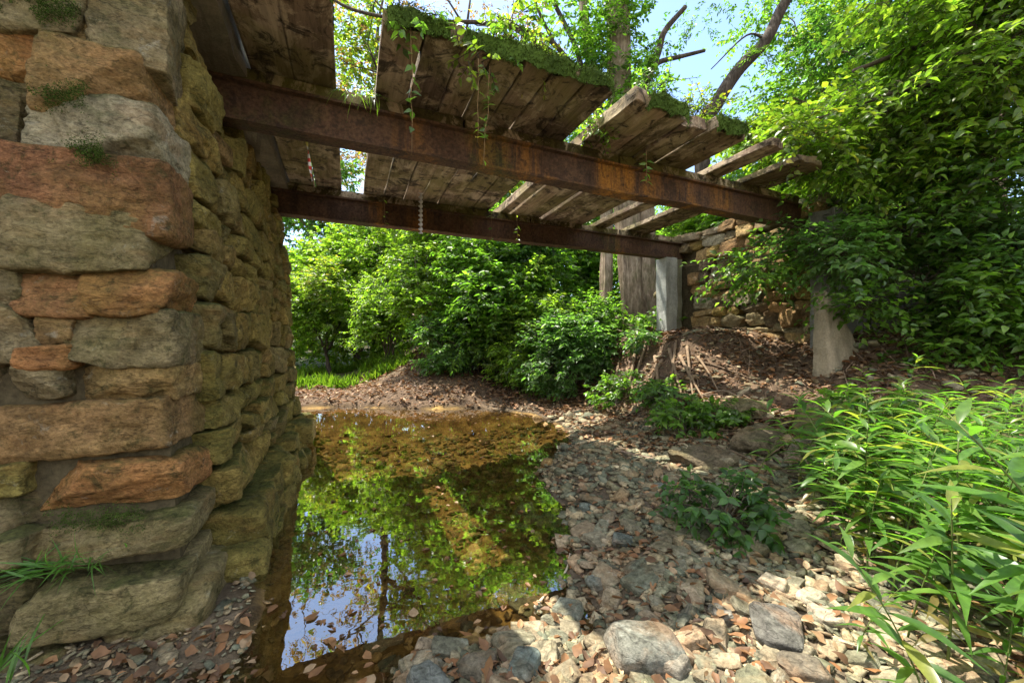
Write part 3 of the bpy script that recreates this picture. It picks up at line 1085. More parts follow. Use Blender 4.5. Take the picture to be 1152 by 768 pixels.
bush('leafy_bush', 'distant dark bush between the two bright bushes', 450, 415, 16.5, 3.0, 6.2, 2.2, 1800, G_DARK, seed=8, L=.18)
bush('leafy_bush', 'green bush just behind the concrete pillar', 745, 395, 10.3, 1.3, 3.4, 1.2, 1100, G_MID, seed=9, L=.12)
bush('leafy_bush', 'bright bush on top of the bank behind the far abutment', 815, 300, 9.8, 2.0, 3.2, 1.4, 1500, G_LIME, seed=10, L=.13)
bush('leafy_bush', 'yellow-green bush behind the last loose planks', 905, 290, 8.6, 1.7, 3.4, 1.4, 1500, G_YEL, seed=11, L=.12)

for q, (u, v, d_, w_, h_, n_, cs, lab) in enumerate(((592, 440, 8.5, .9, 2.3, 900, G_LIME, 'light green bush in front of the big mid-green bush, above the shore'), (668, 425, 8.3, .55, .9, 350, G_MID, 'small leafy bush directly at the left foot of the large trunk'),
                                                  (540, 438, 9.0, .9, 2.0, 800, G_MID, 'low green bush right of the pale one at the gravel bar'), (440, 425, 11.3, 1.1, 2.6, 900, G_LIME, 'light green bush between the little tree and the bright tall bush'),
                                                  (604, 438, 8.3, .65, 2.6, 700, G_LIME, 'upright loose bush behind the pale glossy bush'))):
    bush('leafy_bush', lab, u, v, d_, w_, h_, .8, n_, cs, seed=90 + q, L=.095, cut=.0, nsc=1.9)
bush('leafy_bush', 'green bush glimpsed left of the large trunk, behind the other bushes', 632, 410, 12.0, 1.6, 4.8, 1.2, 1300, G_MID, seed=13, L=.13)
# little lime tree standing on the grass
b = at(372, 405, 12.5)
b[2] = gz(b[0], b[1])
make_plant('small_tree', 'little lime-green tree with a dark forked trunk on the grassy bank', 'tree', b,
           [((0, 0, 0), (-.15, 0, 1.0), .085), ((-.1, 0, .7), (-.9, 0, 1.9), .05), ((-.1, 0, .8), (.6, .2, 2.2), .05), ((-.12, 0, .9), (-.1, -.2, 2.5), .05)],
           [dict(C=(-.9, 0, 2.0), Rr=(1.0, 1.0, .7), n=420, tl=.4, per=9, L=.12, ratio=.5, colspec=G_LIME, seed=31), dict(C=(.6, .1, 2.2), Rr=(1.1, 1.0, .7), n=420, tl=.4, per=9, L=.12, ratio=.5, colspec=G_LIME, seed=32),
            dict(C=(-.1, 0, 2.8), Rr=(1.3, 1.1, .7), n=420, tl=.4, per=9, L=.12, ratio=.5, colspec=G_YEL, seed=33), dict(C=(.1, -.5, 1.7), Rr=(1.7, .7, .5), n=320, tl=.4, per=9, L=.12, ratio=.5, colspec=G_LIME, seed=34)],
           M_LEAF, M_BARK_DARK, True, None, trunk_part='trunk', crown_part='crown')


def branchy(tw, base, tip, r0, seed, depth=2, nb=5, col=(.12, .1, .08), ends=None, spread=.55):
    """a limb with forking side branches; ends gathers the tips"""
    pts = wob(base, tip, 12, .10, seed)
    tube(tw, pts, np.linspace(r0, r0 * .3, 12), 8 if r0 > .05 else 5, col)
    r_ = np.random.default_rng(seed + 1)
    L = np.linalg.norm(np.asarray(tip) - np.asarray(base))
    if ends is not None:
        ends.append(pts[-1])
    if depth == 0:
        return
    ax = unit(np.asarray(tip, float) - np.asarray(base, float))
    for i in range(nb):
        k = r_.integers(4, 12)
        d = unit(ax * .6 + r_.normal(0, spread, 3) + np.array((0, 0, .12)))
        l_ = L * r_.uniform(.3, .55)
        branchy(tw, pts[k], pts[k] + d * l_, r0 * (1 - .7 * k / 11) * .6 + .004, seed * 3 + i * 17 + 5, depth - 1, max(nb - 1, 2), col, ends, spread)


def tree(name, label, base, h, crown_r, r0, colspec, n=1400, L=.16, per=9, tl=.6, seed=0, sparse=-.1, lean=(0, 0), bark=None, cz=.62, trunk_only=.35, ratio=.58, depth=2, leafmat=None):
    t = thing(name, label, 'tree', tuple(base))
    tw, mb, ends = MB(), MB(), []
    top = np.array((lean[0], lean[1], h * .92))
    pts = wob((0, 0, -.1), top, 16, .03, seed)
    rad = np.linspace(r0, r0 * .18, 16)
    rad[0] *= 1.5
    rad[1] *= 1.15
    tube(tw, pts, rad, 10, (.15, .13, .1))
    r_ = np.random.default_rng(seed + 9)
    for i in range(9):
        k = r_.integers(int(16 * trunk_only), 16)
        a = i * 2.4 + r_.uniform(-.4, .4)
        ln = crown_r * r_.uniform(.7, 1.05)
        d = np.array((math.cos(a), math.sin(a), r_.uniform(.25, .9)))
        branchy(tw, pts[k], pts[k] + unit(d) * ln, rad[k] * .55, seed * 11 + i, depth - 1, 5, (.12, .1, .08), ends)
    ends = np.array(ends)
    # leaf sprays gather round the limb tips
    per_end = max(1, int(n / len(ends)))
    for i, e in enumerate(ends):
        sprays(mb, None, e, np.array((1, 1, .75)) * crown_r * .30, per_end, tl, per, L, ratio, colspec, False, .5, sparse, .8, seed * 5 + i, .0)
    tw.obj('trunk', bark or M_BARK, t)
    mb.obj('crown', leafmat or M_LEAF, t)
    return t


def foot(u, d):
    p = at(u, 400, d)
    p[2] = gz(p[0], p[1])
    return p


# background trees, left to right
tree('autumn_tree', 'thin reddish autumn tree at the far left showing sky between its leaves', foot(352, 21), 13, 3.6, .20, AUT, 900, .16, 7, .5, 51, .0)
tree('autumn_tree', 'tall bare-limbed reddish autumn tree above the gap in the deck', foot(425, 15.5), 14, 4.2, .22, AUT, 900, .12, 7, .5, 52, .0, (0, -1.0), M_BARK_DARK, depth=3)
tree('autumn_tree', 'brown-leaved tree behind the middle of the bridge', foot(520, 18), 16, 4.4, .24, AUT, 1000, .13, 7, .5, 53, -.05, (0, -1), M_BARK_DARK, depth=3)
tree('broadleaf_tree', 'green tree behind the bright bushes, yellowing at its top', foot(490, 14.5), 9.5, 3.2, .18, G_YEL, 1900, .15, 9, .55, 54, -.1)
tree('broadleaf_tree', 'green tree behind the middle bush', foot(585, 16), 8.8, 3.0, .18, G_MID, 1700, .16, 9, .55, 55, -.1)
tree('broadleaf_tree', 'green tree on the left skyline behind the distant bushes', foot(385, 24), 8.5, 3.6, .2, G_MID, 1400, .22, 9, .7, 56, -.1)
tree('broadleaf_tree', 'dark green tree far behind the large trunk', foot(660, 20), 9.0, 3.6, .2, G_DARK, 1500, .2, 9, .7, 57, -.1)
tree('broadleaf_tree', 'low green tree at the foot of the sky gap', foot(775, 19), 6.2, 2.6, .2, G_MID, 1400, .2, 9, .7, 58, -.1)
tree('broadleaf_tree', 'yellow-green tree right of the sky gap behind the leaning limb', foot(985, 14), 11.0, 3.0, .22, G_YEL, 2200, .16, 9, .6, 59, -.12)
tree('broadleaf_tree', 'tall green tree at the upper right behind the overhanging leaves', foot(990, 12), 12.5, 3.8, .24, G_MID, 2400, .15, 9, .6, 60, -.15)
tree('broadleaf_tree', 'green tree at the right edge behind the bank bushes', foot(1120, 10.5), 10.0, 3.6, .22, G_DARK, 2300, .15, 9, .6, 61, -.15)
tree('broadleaf_tree', 'green tree on the left, glimpsed past the abutment edge', foot(300, 19), 8.0, 3.4, .2, G_DARK, 1300, .2, 9, .6, 62, -.1)

# the large ivy-clad trunk group
b = at(703, 372, 9.0)
b[2] = gz(b[0], b[1]) - .1
t = thing('large_tree', 'large grey multi-stemmed tree with ivy standing behind the bridge', 'tree', tuple(b))
tw, mb, ends = MB(), MB(), []


def rel(u, v, d):
    return at(u, v, d) - b


def path(*ps):
    """a smooth curve through the given points"""
    ps = np.array(ps, float)
    t_ = np.linspace(0, len(ps) - 1, (len(ps) - 1) * 6 + 1)
    o = np.zeros((len(t_), 3))
    Pp = np.concatenate((2 * ps[:1] - ps[1:2], ps, 2 * ps[-1:] - ps[-2:-1]))
    for q, tt in enumerate(t_):
        i = min(int(tt), len(ps) - 2)
        f = tt - i
        a0, a1, a2, a3 = Pp[i], Pp[i + 1], Pp[i + 2], Pp[i + 3]
        o[q] = .5 * (2 * a1 + (a2 - a0) * f + (2 * a0 - 5 * a1 + 4 * a2 - a3) * f * f + (3 * a1 - a0 - 3 * a2 + a3) * f ** 3)
    return o


for pth, r0, r1 in ((path(rel(716, 385, 9), rel(714, 330, 9), rel(704, 200, 9), rel(697, 100, 9), rel(694, -80, 9), rel(690, -260, 9)), .36, .22),
                    (path(rel(679, 385, 8.8), rel(683, 300, 8.8), rel(680, 200, 9.0), rel(670, 100, 9.3), rel(655, 0, 9.5), rel(640, -160, 9.8)), .16, .09),
                    (path(rel(737, 380, 8.7), rel(732, 300, 8.7), rel(726, 210, 8.8), rel(712, 150, 9)), .15, .11)):
    n = len(pth)
    rad = np.linspace(r0, r1, n)
    rad[:3] *= (1.35, 1.15, 1.05)
    tube(tw, pth, rad, 36, (.2, .17, .13))
for q in range(len(tw.v)):
    vq = tw.v[q].astype(float)
    dq = fbm(vq * np.array((4.5, 4.5, .7)), 61, 4)
    eq = fbm(vq * np.array((4.5, 4.5, .7)) + 40, 67, 4)
    low_ = np.clip(1.3 - vq[:, 2] / 4, .25, 1)
    vq[:, 0] += .11 * dq * low_
    vq[:, 1] += .11 * eq * low_
    tw.v[q] = vq.astype(np.float32)
tw.obj('trunk', M_BARK, t)
tb = MB()
for pth, r0, r1 in ((path(rel(712, 185, 9), rel(722, 110, 9), rel(740, 60, 9), rel(748, 35, 9), rel(771, 8, 9)), .11, .05),
                    (path(rel(728, 82, 9), rel(742, 70, 9), rel(765, 64, 9), rel(793, 57, 9)), .065, .035)):
    tube(tb, pth, np.linspace(r0, r1, len(pth)), 8, (.06, .05, .04))
tube(tb, path(rel(664, 100, 9.2), rel(640, 75, 9.1), rel(600, 45, 9), rel(560, 20, 9)), np.linspace(.09, .05, 19), 8, (.08, .065, .05))
for pth, r0, r1 in ((path(rel(650, 80, 8.9), rel(610, 40, 8.7), rel(545, 26, 8.5), rel(470, 24, 8.4), rel(400, 12, 8.3), rel(360, -10, 8.3)), .055, .025),
                    (path(rel(660, 120, 9.2), rel(650, 60, 9.2), rel(622, 0, 9.2), rel(600, -60, 9.2)), .07, .04),
                    (path(rel(625, 52, 8.8), rel(605, 10, 8.7), rel(590, -40, 8.7)), .04, .02), (path(rel(520, 26, 8.5), rel(500, -5, 8.4), rel(470, -40, 8.4)), .025, .012),
                    (path(rel(440, 20, 8.35), rel(415, -10, 8.3), rel(405, -50, 8.3)), .02, .01)):
    tube(tb, pth, np.linspace(r0, r1, len(pth)), 8, (.08, .065, .05))
o = tb.obj('dead_branch', M_BARK_DARK, t)
for (u, v, rx, rz, nn) in ((690, 40, .45, 1.6, 260), (715, 60, .4, 1.2, 160), (662, 60, .35, 1.0, 130), (640, 30, .9, .9, 150), (700, 140, .5, .8, 200)):
    sprays(mb, None, rel(u, v, 8.85), (rx, rx * .9, rz), nn, .3, 8, .10, .6, G_MID, seed=u, noise_cut=-.2)
mb.obj('ivy', M_LEAF, t)
cb = MB()
for i in range(12):
    a = i * 2.4
    e = rel(694, -260, 9) + np.array((math.cos(a) * 2.6, math.sin(a) * 2.2, rng.uniform(-1, 2.5)))
    sprays(cb, None, e, (1.2, 1.2, .9), 90, .6, 8, .15, .58, G_MID, seed=i + 400, noise_cut=-.05)
cb.obj('crown', M_LEAF, t)

# long limb leaning across the sky gap
b = at(800, 300, 10.0)
b[2] = gz(b[0], b[1])
t = thing('leaning_tree', 'dark thin leaning trunk crossing the blue sky gap', 'tree', tuple(b))
tw, mb = MB(), MB()
rl_ = lambda u, v, d: at(u, v, d) - b
pth = path(np.zeros(3), rl_(790, 160, 10), rl_(806, 118, 10), rl_(830, 80, 10), rl_(862, 45, 10), rl_(884, 2, 10), rl_(930, -60, 10), rl_(960, -160, 10))
tube(tw, pth, np.linspace(.20, .10, len(pth)), 9, (.06, .05, .04))
tube(tw, path(rl_(862, 45, 10), rl_(840, 40, 9.9), rl_(800, 78, 9.8)), np.linspace(.035, .012, 13), 5, (.06, .05, .04))
tw.obj('trunk', M_BARK_DARK, t)
for (u, v, rx, nn) in ((805, 78, .45, 60), (850, 70, .3, 20), (940, -40, 1.2, 220), (905, -40, .7, 90), (975, -120, 1.8, 300), (790, 20, .55, 40)):
    sprays(mb, None, rl_(u, v, 9.9), (rx, rx, rx * .5), nn, .35, 9, .09, .4, G_MID, seed=u, noise_cut=-.1, hang=.4)
mb.obj('crown', M_LEAF, t)

# overhanging understory on the right
def overhang(name, label, base, limbs, blobs, colspec, L, seed, leafmat=M_LEAF_NEAR, hi=True):
    t = thing(name, label, 'tree', tuple(base))
    tw, mb = MB(), MB()
    for i, (pp, r0) in enumerate(limbs):
        pth = path(*[np.asarray(q) - base for q in pp])
        tube(tw, pth, np.linspace(r0, r0 * .3, len(pth)), 7, (.09, .07, .05))
    for i, (c, rr, nn) in enumerate(blobs):
        cs = colspec[i] if isinstance(colspec, list) else colspec
        sprays(mb, tw, np.asarray(c) - base, rr, int(nn * 1.9), .40, 9, L, .56, cs, hi, .75, -.22, 1.6, seed + i, .1, .3, (.08, .06, .04), .0025)
    tw.obj('trunk', M_TWIG, t)
    mb.obj('crown', leafmat, t)
    return t


b = at(1270, 560, 4.6)
b[2] = gz(b[0], b[1])
overhang('understory_tree', 'leafy tree leaning in from the right edge, its yellow-green sprays hanging over the planks', b,
         [((b, at(1250, 200, 4.6), at(1180, 60, 4.4), at(1080, 40, 4.2), at(960, 80, 4.2)), .07), ((at(1240, 180, 4.6), at(1150, 110, 4.4), at(1050, 95, 4.2), at(900, 140, 4.3)), .045),
          ((at(1230, 120, 4.6), at(1100, -20, 4.2), at(1000, -40, 4.0)), .045)],
         [(at(895, 155, 4.3), (.36, .5, .2), 50), (at(1000, 105, 4.2), (.5, .6, .4), 120), (at(1080, 60, 4.1), (.6, .6, .45), 150), (at(1130, 120, 4.1), (.6, .6, .45), 140),
          (at(950, 180, 4.5), (.55, .5, .33), 90), (at(1050, 165, 4.3), (.6, .6, .4), 130), (at(1040, 0, 4.0), (.5, .6, .35), 100), (at(1120, 0, 3.9), (.6, .6, .35), 120), (at(850, 165, 4.5), (.28, .3, .12), 22), (at(1130, 40, 3.6), (.5, .5, .5), 130), (at(1130, 190, 4.0), (.55, .5, .4), 130), (at(1000, 150, 4.8), (.7, .5, .5), 130)],
         [G_YEL, G_LIME, G_LIME, G_MID, G_LIME, G_LIME, G_LIME, G_LIME, G_LIME, G_LIME, G_MID, G_LIME], .088, 500)
b = at(1230, 470, 4.6)
b[2] = gz(b[0], b[1])
overhang('understory_tree', 'dense dark green sapling thicket on the right bank above the lance-leaved plants', b,
         [((b, at(1180, 330, 4.5), at(1080, 270, 4.4), at(960, 270, 4.6), at(850, 290, 5.0)), .04), ((b, at(1140, 380, 4.4), at(1060, 350, 4.3)), .03), ((b, at(1200, 280, 4.5), at(1120, 220, 4.4)), .03)],
         [(at(1010, 255, 4.5), (.5, .5, .33), 110), (at(1100, 270, 4.3), (.6, .6, .42), 160), (at(1040, 330, 4.3), (.45, .5, .38), 120), (at(1110, 370, 4.2), (.55, .6, .45), 170), (at(1140, 300, 4.0), (.5, .6, .4), 140),
          (at(920, 265, 4.8), (.5, .4, .2), 55), (at(850, 300, 5.1), (.5, .35, .26), 55), (at(1045, 395, 4.2), (.35, .4, .3), 60), (at(960, 290, 4.7), (.35, .4, .25), 30), (at(1060, 250, 5.2), (.8, .4, .5), 150), (at(1100, 350, 5.0), (.8, .4, .55), 170), (at(1150, 400, 3.9), (.4, .5, .4), 100), (at(1020, 420, 4.6), (.4, .3, .25), 60), (at(945, 285, 4.3), (.26, .22, .28), 60), (at(965, 345, 4.25), (.2, .2, .2), 28)],
         [G_MID, G_COOL, G_MID, G_MID, G_COOL, G_COOL, G_MID, G_MID, G_COOL, G_MID, G_LIME, G_MID, G_MID, G_COOL, G_MID], .086, 600)

# low greenery on the bank
def herb(name, label, u, v, z, w, h, n, L, colspec, seed, cat='plant', ratio=.55):
    b = atz(u, v, z)
    b[2] = gz(b[0], b[1])
    r_ = random.Random(seed)
    stems = [((0, 0, -.02), (r_.uniform(-w, w) * .6, r_.uniform(-w, w) * .6, h * r_.uniform(.5, .95)), .006) for _ in range(9)]
    make_plant(name, label, cat, b, stems, [dict(C=(0, 0, h * .55), Rr=(w, w, h * .45), n=n, tl=.14, per=7, L=L, ratio=ratio, colspec=colspec, seed=seed, noise_cut=-.3, nsc=4, hi=True)], M_LEAF_NEAR, M_TWIG, True)


herb('low_herb', 'dark green nettle-like herb alone on the gravel left of the tall plants', 812, 600, .1, .24, .26, 90, .065, G_DARK, 21)
herb('low_herb', 'small pale seedling on the leaf-covered bank below the pillar', 755, 455, .4, .3, .3, 60, .07, G_COOL, 22)
herb('low_herb', 'broad low fern-green plant under the pillar', 740, 400, .95, .4, .3, 90, .09, G_MID, 23)
herb('low_herb', 'leafy plant at the foot of the stone wall, under the drooping branch', 850, 392, 1.05, .45, .4, 110, .09, G_COOL, 24)
herb('low_herb', 'little green plant beside the concrete buttress foot', 965, 440, .75, .35, .35, 70, .08, G_MID, 25)
herb('low_herb', 'green seedlings on the bank edge beside the roots', 700, 430, .55, .3, .3, 60, .08, G_MID, 26)

for q, (u, v, z_, w_, h_, cs, lab) in enumerate(((690, 410, .85, .35, .4, G_MID, 'leafy green plant at the foot of the large trunk'), (722, 418, .7, .3, .35, G_COOL, 'pale green plant growing between the exposed roots'), (790, 385, 1.15, .4, .35, G_DARK, 'dark low plant against the base of the stone wall, by the pillar'), (745, 432, .62, .25, .22, G_MID, 'small plant low on the rooty bank, nearest the shore'), (815, 398, 1.0, .35, .3, G_MID, 'spreading low plant on the bank in front of the stone wall'),
                                          (800, 430, .75, .28, .22, G_MID, 'small green plant beside the mossy slab on the bank'), (770, 372, 1.3, .3, .3, G_MID, 'green plant right at the foot of the pillar'), (885, 400, .9, .3, .4, G_COOL, 'pale-leaved plant just left of the concrete buttress'))):
    herb('low_herb', lab, u, v, z_, w_, h_, 80, .085, cs, 700 + q)
bush('leafy_bush', 'bush in the gap behind the large trunk', 680, 395, 13.0, 1.8, 4.6, 1.2, 1200, G_MID, seed=12, L=.15)
for q, (u, v, d_, w_, h_, cs, lab) in enumerate(((800, 300, 7.9, .9, 1.5, G_LIME, 'low bright bush right on top of the far abutment'), (845, 295, 7.3, .8, 1.5, G_MID, 'low green bush on the far abutment behind the near beam end'), 
                                                 (890, 280, 6.9, .8, 1.3, G_LIME, 'bright low bush behind the last deck plank'))):
    bush('leafy_bush', lab, u, v, d_, w_, h_, .7, 620, cs, seed=40 + q, L=.11)
# bright grass beyond the gravel bar
mb = MB()
n = 16000
x = rng.uniform(-4.5, 2.2, n)
y = rng.uniform(10.2, 14.5, n)
kp = fbm(np.stack((x, y, x * 0), 1) * .9, 5) > .0
x, y = x[kp], y[kp]
n = len(x)
P = np.stack((x, y, ground(x, y) - .01), 1)
D = np.stack((rng.normal(0, .35, n), rng.normal(-.1, .35, n), np.ones(n)), 1)
leaves(mb, P, D, rng.normal(0, 1, (n, 3)) + np.array((0, -.5, 0)), rng.uniform(.12, .36, n), rng.uniform(.008, .016, n), pal(*G_LIME, n), droop=.35)
tag(mb.obj('grass', M_LEAF), 'bright green grass along the far edge of the gravel bar', 'grass', None, 'stuff')

# ------------------------------------------------------------------ lance-leaved plants
def lance_meshes(k):
    st, lf = MB(), MB()
    r_ = np.random.default_rng(300 + k)
    h = r_.uniform(.62, .9)
    lean = r_.normal(0, .16, 2)
    t = np.linspace(0, 1, 10)
    pts = np.stack((lean[0] * t ** 1.6, lean[1] * t ** 1.6, h * t * (1 - .08 * t)), 1)
    tube(st, pts, np.linspace(.0055, .002, 10), 6, (.10, .13, .035))
    m_ = 20
    tt = np.linspace(.22, 1.0, m_)
    P = np.stack([np.interp(tt, t, pts[:, i]) for i in range(3)], 1)
    a = np.arange(m_) * 2.4 + r_.uniform(0, 6) + r_.normal(0, .3, m_)
    up = np.interp(tt, [.2, .8, 1], [.1, .45, 1.1]) + r_.normal(0, .15, m_)
    D = np.stack((np.cos(a), np.sin(a), up), 1)
    N = np.stack((-np.cos(a) * up, -np.sin(a) * up, np.ones(m_)), 1) + r_.normal(0, .25, (m_, 3))
    L = np.interp(tt, [.2, .5, .85, 1], [.15, .245, .22, .11]) * r_.uniform(.8, 1.15, m_)
    cols = np.array([(.055, .125, .022), (.07, .15, .025), (.095, .175, .03)])[r_.integers(0, 3, m_)] * r_.uniform(.8, 1.2, (m_, 1))
    cols[:2] = (.16, .13, .05)
    cols[r_.integers(3, m_, 2)] = (.17, .19, .04)
    leaves(lf, P, D, N, L, L * .165 + .005, cols, True, .42, .16, .40)
    return st.mesh('stem', M_TWIG), lf.mesh('leaves', M_LEAF_NEAR)


LM = [lance_meshes(k) for k in range(7)]
LL = 'tall lance-leaved green plant in the dense clump on the right bank'


def lance(p, rz, sc, k, label=LL, group='lance-leaved plants on the right bank'):
    t = thing('lance_leaved_plant', label, 'plant', tuple(p), group)
    t.rotation_euler = (rng.normal(0, .08), rng.normal(0, .08), rz)
    t.scale = (sc, sc, sc)
    link('stem', LM[k][0], t)
    link('foliage', LM[k][1], t)


cnt, tries = 0, 0
placed = []
while cnt < 190 and tries < 6000:
    tries += 1
    x, y = rng.uniform(1.7, 5.2), rng.uniform(-1.6, 2.5)
    if y > .95 * x - .95 or y < .45 * x - 1.75 or y > 1.85 or x > 4.3:
        continue
    edge = .95 * x - .95 - y
    if any((x - a) ** 2 + (y - c) ** 2 < .012 for a, c in placed):
        continue
    uu, vv, dd = project(np.array((x, y, .1)))
    if dd < .85:
        continue
    placed.append((x, y))
    lance((x, y, gz(x, y) - .01), rng.uniform(0, 6.28), rng.uniform(.75, 1.05) * (.72 + .28 * min(1, edge / .35)) * (1 - .22 * float(sstep(2.6, 3.6, x))), int(rng.integers(0, 7)))
    cnt += 1
for q in range(18):
    p = atz(rng.uniform(1030, 1330), rng.uniform(690, 900), .1)
    uu, vv, dd = project(p)
    if dd < .8 or any((p[0] - a) ** 2 + (p[1] - c) ** 2 < .006 for a, c in placed):
        continue
    placed.append((p[0], p[1]))
    lance((p[0], p[1], gz(p[0], p[1]) - .01), rng.uniform(0, 6.28), rng.uniform(.4, .68), int(rng.integers(0, 7)))
for (u, v, sc, lab) in ((848, 558, .62, 'lone lance-leaved plant drooping at the left of the clump'), (965, 745, .35, 'small lance-leaved seedling in front of the clump on the pale stones')):
    p = atz(u, v, .1)
    p[2] = gz(p[0], p[1])
    lance(p, 1.0, sc, 2, lab)

# grass on the abutment's foot ledge
mb = MB()
n = 90
c = front(60, 630) + np.array((0, -.08, .0))
P = c + np.stack((rng.normal(0, .055, n), rng.normal(0, .025, n), rng.uniform(-.015, .015, n)), 1)
P[60:, 0] += .11
D = np.stack((rng.normal(0, .7, n), rng.normal(-.5, .5, n), rng.uniform(.1, 1, n)), 1)
leaves(mb, P, D, rng.normal(0, .4, (n, 3)) + np.array((0, -.3, .8)), rng.uniform(.06, .16, n), rng.uniform(.004, .008, n), np.array((.07, .16, .03)) * rng.uniform(.7, 1.3, (n, 1)), True, .6)
tag(mb.obj('grass_tuft', M_LEAF_NEAR), 'drooping green grass tuft on the ledge of the near abutment', 'grass tuft')
mb = MB()
n = 14
c = atz(5, 765, .08)
P = c + np.stack((rng.normal(0, .03, n), rng.normal(0, .03, n), np.zeros(n)), 1)
D = np.stack((rng.normal(.2, .4, n), rng.normal(0, .4, n), rng.uniform(.6, 1, n)), 1)
leaves(mb, P, D, rng.normal(0, .6, (n, 3)) + np.array((0, -1, .3)), rng.uniform(.08, .2, n), .009, np.array((.08, .18, .03)) * rng.uniform(.7, 1.3, (n, 1)), True, .4)
tag(mb.obj('grass_tuft', M_LEAF_NEAR), 'few upright grass blades at the bottom left corner, below the abutment', 'grass tuft')

# ------------------------------------------------------------------ vines and ribbons on the bridge
def vine(label, u, v0, v1, d, nl, colspec, seed, L=.07, sway=.05, name='hanging_vine', head=0):
    a, e = at(u, v0, d), at(u, v1, d)
    t = thing(name, label, 'vine', tuple(a))
    st, lf = MB(), MB()
    pts = wob((0, 0, 0), e - a, 14, sway, seed)
    tube(st, pts, np.linspace(.0035, .0015, 14), 5, (.20, .13, .06))
    tt = rng.uniform(.1, 1, nl)
    P = np.stack([np.interp(tt, np.linspace(0, 1, 14), pts[:, i]) for i in range(3)], 1)
    D = np.stack((rng.normal(0, 1, nl), rng.normal(0, 1, nl), rng.uniform(-.8, .2, nl)), 1)
    leaves(lf, P, D, rng.normal(0, .4, (nl, 3)) + np.array((0, -.5, .7)), L * rng.uniform(.6, 1.2, nl), L * .5, pal(*colspec, nl), True)
    if head:
        sprays(lf, st, (0, 0, .04), (.20, .12, .14), head, .14, 7, L, .5, colspec, True, .6, -1, 3, seed, .0)
    st.obj('stem', M_TWIG, t)
    lf.obj('foliage', M_LEAF_NEAR, t)


vine('leafy vine forking down over the left corner of the middle deck section', 462, 22, 175, 2.36, 16, G_MID, 71, head=7)
vine('thin leafy vine hanging across the near beam at mid span', 551, 72, 192, 2.62, 18, G_MID, 72, .05, head=6)
vine('yellowing vine on the deck edge, left of the yellow shrub', 538, 66, 160, 2.5, 10, G_YEL, 73, .06, head=8)
vine('short brown vine under the far beam left of the spiral ribbon', 432, 222, 252, 4.4, 5, G_YEL, 74, .05)
vine('brown tangled vine hanging below the far beam near the middle', 581, 236, 272, 5.0, 9, G_YEL, 75, .05)
vine('fine green vine hanging off the near beam by the gap in the deck', 727, 168, 215, 3.5, 12, G_MID, 76, .06)
vine('thin hanging vine strand reaching below the far beam', 551, 205, 268, 4.95, 6, G_MID, 77, .06)
def deck_plant(label, u, v, d, rr, nn, colspec, L, seed, name='deck_shrub'):
    b = at(u, v, d)
    t = thing(name, label, 'plant', tuple(b))
    st, lf = MB(), MB()
    for i in range(6):
        tube(st, ((0, 0, -.05), rng.normal(0, rr * .5, 3) + np.array((0, 0, rr * .6))), (.005, .002), 5, (.12, .1, .05))
    sprays(lf, st, (0, 0, rr * .4), (rr, rr, rr * .6), nn, .15, 7, L, .5, colspec, True, .5, -.3, 4, seed, .0)
    st.obj('stem', M_TWIG, t)
    lf.obj('foliage', M_LEAF_NEAR, t)
deck_plant('pale yellow-green shrublet growing on the middle deck edge', 606, 74, 2.85, .15, 60, G_YEL, .035, 81)
deck_plant('green leafy plant on the deck behind the yellowing vine', 575, 40, 3.1, .22, 50, G_LIME, .06, 82)
deck_plant('ferny green plant on the deck left of the raised board', 672, 152, 3.6, .16, 50, G_LIME, .05, 83)
deck_plant('weedy plants on the mossy right deck edge, below the sky', 785, 132, 3.6, .18, 50, G_YEL, .045, 84)
deck_plant('loose green weeds on the deck in front of the dead branch', 735, 112, 3.6, .2, 45, G_MID, .045, 85)
# grasses hanging from the gap
mb = MB()
n = 46
P = np.stack((rng.uniform(-.05, .22, n), 3.10 + rng.normal(0, .02, n), ZT + .06 + rng.normal(0, .02, n)), 1)
D = np.stack((rng.normal(0, .4, n), rng.uniform(-1, -.3, n), rng.uniform(-.6, .3, n)), 1)
leaves(mb, P, D, rng.normal(0, .4, (n, 3)) + np.array((0, -.6, .8)), rng.uniform(.06, .2, n), .006, pal(*G_LIME, n), True, .9)
tag(mb.obj('grass_tuft', M_LEAF_NEAR), 'pale grass wisps hanging over the near beam at the deck gap', 'grass tuft')


def ribbon(name, label, u0, v0, u1, v1, d, wid, turns, stripes, n=60, amp=0.0):
    a, e = at(u0, v0, d), at(u1, v1, d)
    mb = MB()
    t = np.linspace(0, 1, n)
    p = (e - a) * t[:, None]
    ang = t * turns * 2 * math.pi
    w_ = np.stack((np.cos(ang), np.sin(ang), ang * 0), 1) * wid / 2
    n_ = np.stack((-np.sin(ang), np.cos(ang), ang * 0), 1)
    p = p + n_ * amp
    th = .0012
    V = np.concatenate((p + w_ + n_ * th, p - w_ + n_ * th, p - w_ - n_ * th, p + w_ - n_ * th))
    Q = []
    for s in range(4):
        o, o2 = s * n, ((s + 1) % 4) * n
        for i in range(n - 1):
            Q.append((o + i, o2 + i, o2 + i + 1, o + i + 1))
    idx = (t * len(stripes)).astype(int).clip(0, len(stripes) - 1)
    c = np.tile(np.array(stripes)[idx], (4, 1))
    mb.add(V, Q, None, c)
    o = mb.obj(name, M_TAPE)
    o.location = tuple(a)
    tag(o, label, 'ribbon')


RED, WHT, YLW = (.55, .04, .02), (.75, .72, .66), (.65, .55, .05)
ribbon('marker_tape', 'red and white striped tape with a yellow top hanging by the near abutment', 344, 152, 351, 204, 3.0, .022, .8, [YLW, YLW, YLW, WHT, RED, WHT, RED, WHT, RED, WHT, RED, WHT], 60)
ribbon('spiral_ribbon', 'silvery white spiral ribbon dangling from the far beam', 473, 217, 473, 263, 4.35, .05, 4.5, [(.7, .7, .72)], 90)

